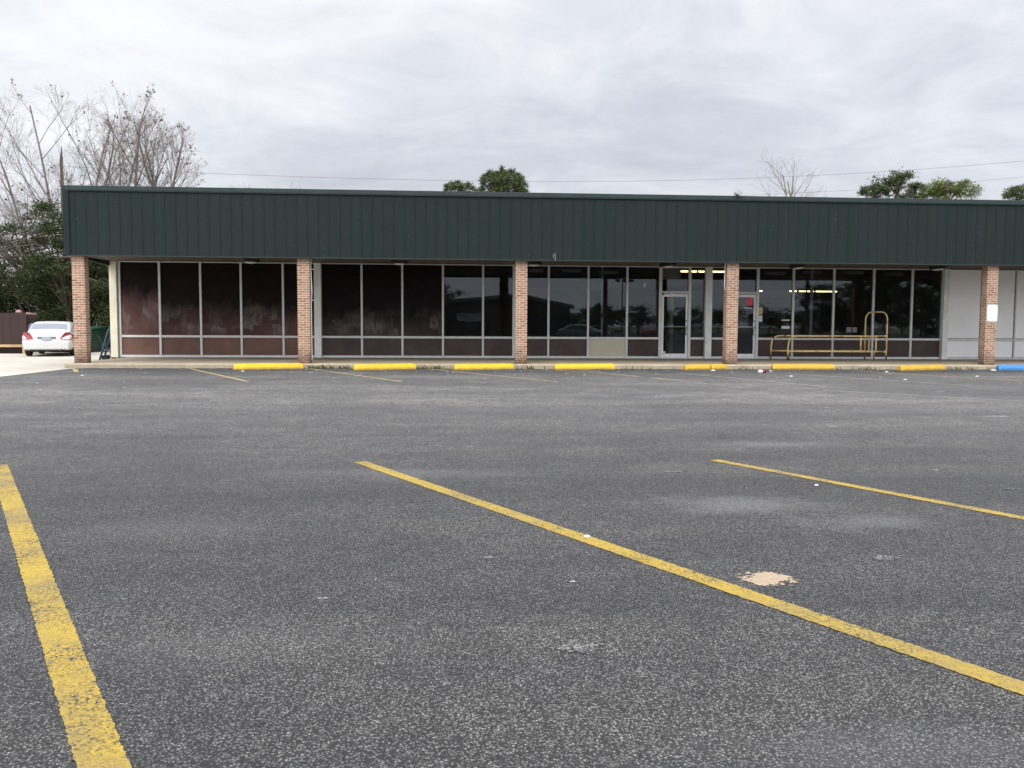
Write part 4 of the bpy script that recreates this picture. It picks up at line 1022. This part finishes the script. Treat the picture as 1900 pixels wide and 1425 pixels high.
for x,y,h,lab in ((41.7,-40,13,'thick dark utility pole mirrored above the left end of the cart rail'),(11.6,-6,9.5,'dark utility pole mirrored right of the left glass door')):
    e = empty('utility_pole',(x,y,0)); tag(e,lab,'utility pole'); b = MB(); b.tube([(0,0,0),(0,0,h)],[.20,.15],10); b.build('pole', MAT['bark_dark'], e)
    b = MB(); b.box(-1,1,-.06,.06,h-.6,h-.48); b.build('cross_arm', MAT['bark_dark'], e)
gb = 'trees across the lot, mirrored in the glass'
leafy_tree(-2.6,-47,201,7.2,2.6,2.2,2.0,'dark tree mirrored left of the gabled building',n_cl=90,per=60,leaf=.14,cr=.7,group=gb)
leafy_tree(18.2,-46,202,3.9,2.2,2,1.4,'rounded tree mirrored over the beige board pane',n_cl=70,per=60,leaf=.12,group=gb)
leafy_tree(23.0,-46,203,2.9,1.1,1,1.6,'small round tree mirrored left of the left glass door',n_cl=30,per=60,leaf=.10,group=gb)
leafy_tree(45.4,-45,204,6.6,3.0,2.5,3.2,'open crowned pine mirrored in the pane above the cart rail',n_cl=80,per=60,leaf=.13,cr=.7,group=gb)
for i,(x,y,h,rx) in enumerate(((51.5,-44,8.6,4.2),(57.5,-43,9.0,4.5),(64,-42,8.8,4.5),(48.5,-48,4.5,3))):
    leafy_tree(x,y,210+i,h,rx,3,0.3,['big dark tree mirrored above the cart rail','big dark tree mirrored behind the rail hoop','big dark tree mirrored in the last dark pane','low dark tree mirrored under the big ones'][i],n_cl=190,per=60,leaf=.17,cr=1.0,group=gb,hollow=.1)
rs = R(77)
for i in range(15):
    x = 14+i*7.5; h = rs.uniform(2.2,3.8)
    if i == 0: continue
    leafy_tree(x,-78+rs.uniform(-4,4),300+i,h+1.2,5,3,.2,'distant tree of the tree line across the lot, mirrored low in the shop glass',n_cl=50,per=40,leaf=.26,cr=1.2,group=gb,hollow=.1,limbs=5)

# ------------------------------------------------------------------ sky and light
w = bpy.data.worlds.new('World'); scene.world = w; w.use_nodes = True
nt = w.node_tree; nt.nodes.clear()
N = lambda typ, **k: [setattr(n_, a_, v_) for n_ in [nt.nodes.new(typ)] for a_, v_ in k.items()] and n_ if False else nt.nodes.new(typ)
Lk = nt.links.new
out = N('ShaderNodeOutputWorld'); bg = N('ShaderNodeBackground'); bg.inputs[1].default_value = 1
SUN_EL, SUN_AZ = 48, 200      # azimuth: degrees clockwise from +Y
sky = N('ShaderNodeTexSky'); sky.sky_type='NISHITA'; sky.sun_disc=False; sky.sun_elevation=math.radians(SUN_EL); sky.sun_rotation=math.radians(SUN_AZ)
sk = N('ShaderNodeVectorMath'); sk.operation='SCALE'; Lk(sky.outputs[0], sk.inputs[0]); sk.inputs['Scale'].default_value = .1
tc = N('ShaderNodeTexCoord'); sp = N('ShaderNodeSeparateXYZ'); Lk(tc.outputs['Generated'], sp.inputs[0])
def M(op,a,b=0.,clamp=False):
    m = N('ShaderNodeMath'); m.operation=op; m.use_clamp=clamp
    for v,i in ((a,0),(b,1)):
        if hasattr(v,'is_output'): Lk(v,m.inputs[i])
        else: m.inputs[i].default_value=v
    return m.outputs[0]
zc = M('ADD', M('MAXIMUM', sp.outputs[2], 0.), .16)
cb_ = N('ShaderNodeCombineXYZ'); Lk(M('DIVIDE',sp.outputs[0],zc),cb_.inputs[0]); Lk(M('DIVIDE',sp.outputs[1],zc),cb_.inputs[1])
def nz(scale, det, rough, dist, sx=1, sy=1, off=0):
    mp = N('ShaderNodeMapping'); mp.inputs['Scale'].default_value=(sx,sy,1); mp.inputs['Location'].default_value=(off,off*.7,0); Lk(cb_.outputs[0],mp.inputs[0])
    n_ = N('ShaderNodeTexNoise'); n_.inputs['Scale'].default_value=scale; n_.inputs['Detail'].default_value=det; n_.inputs['Roughness'].default_value=rough; n_.inputs['Distortion'].default_value=dist
    Lk(mp.outputs[0],n_.inputs[0]); return n_.outputs[0]
n1 = nz(.6,6,.55,.5,1,1.15,3.7); n2 = nz(2.6,7,.62,.8,1,1.0,9.1); n3 = nz(.22,3,.5,0,1,1,21.3)
v = M('ADD', M('ADD', M('MULTIPLY',n1,.66), M('MULTIPLY',n2,.34)), M('MULTIPLY',n3,.31))
rp = N('ShaderNodeValToRGB'); e = rp.color_ramp.elements
e[0].position=.48; e[0].color=(.56,.585,.64,1); e[1].position=.86; e[1].color=(.98,.985,1,1)
for p_,c_ in ((.57,(.64,.66,.72)),(.66,(.755,.775,.83)),(.76,(.90,.91,.95))):
    q = e.new(p_); q.color=(*c_,1)
Lk(v, rp.inputs[0])
# overcast sky is brighter overhead than at the horizon
gain = M('ADD', .97, M('MULTIPLY', M('MAXIMUM', M('SUBTRACT', sp.outputs[2], .33), 0.), 3.2))
cl = N('ShaderNodeVectorMath'); cl.operation='SCALE'; Lk(rp.outputs[0],cl.inputs[0]); Lk(gain, cl.inputs['Scale'])
back = M('ADD', 1., M('MULTIPLY', M('POWER', M('MULTIPLY', M('SUBTRACT', 1., sp.outputs[1]), .5), 1.3), 1.1))   # cloud brightness added on the sun's side, behind the viewer, to light the storefront
cl2 = N('ShaderNodeVectorMath'); cl2.operation='SCALE'; Lk(cl.outputs[0],cl2.inputs[0]); Lk(back, cl2.inputs['Scale']); cl = cl2
mx = N('ShaderNodeMix'); mx.data_type='RGBA'; mx.inputs[0].default_value=.93; Lk(sk.outputs[0],mx.inputs[6]); Lk(cl.outputs[0],mx.inputs[7])
Lk(mx.outputs[2], bg.inputs[0]); Lk(bg.outputs[0], out.inputs[0])

sl = bpy.data.lights.new('sun','SUN'); sl.energy=1.15; sl.angle=math.radians(18); sl.color=(1,.97,.92)
so = bpy.data.objects.new('sun', sl); COL.objects.link(so)
az = math.radians(SUN_AZ); el = math.radians(SUN_EL)
dv = Vector((math.sin(az)*math.cos(el), math.cos(az)*math.cos(el), math.sin(el)))
so.rotation_euler = dv.to_track_quat('Z','Y').to_euler(); so.location=(0,-10,30)

# ------------------------------------------------------------------ camera
pitch, yaw, roll, EYE = .0682, .0689, .0052, 1.2668
cy,sy,cp,sp_ = math.cos(yaw),math.sin(yaw),math.cos(pitch),math.sin(pitch)
fw = Vector((sy*cp,cy*cp,-sp_)); rt = Vector((cy,-sy,0)); up = rt.cross(fw)
r2 = rt*math.cos(roll)+up*math.sin(roll); u2 = -rt*math.sin(roll)+up*math.cos(roll)
cam = bpy.data.cameras.new('camera'); co = bpy.data.objects.new('camera', cam); COL.objects.link(co)
co.matrix_world = Matrix(((r2.x,u2.x,-fw.x,0),(r2.y,u2.y,-fw.y,0),(r2.z,u2.z,-fw.z,EYE),(0,0,0,1)))
cam.lens = 1593.2/1900*36; cam.sensor_width = 36; cam.clip_end = 3000; cam.clip_start=.05
scene.camera = co
scene.view_settings.view_transform='Standard'; scene.view_settings.look='None'; scene.view_settings.exposure=.15; scene.view_settings.gamma=1
scene.cycles.transparent_max_bounces = 16; scene.cycles.max_bounces = 8
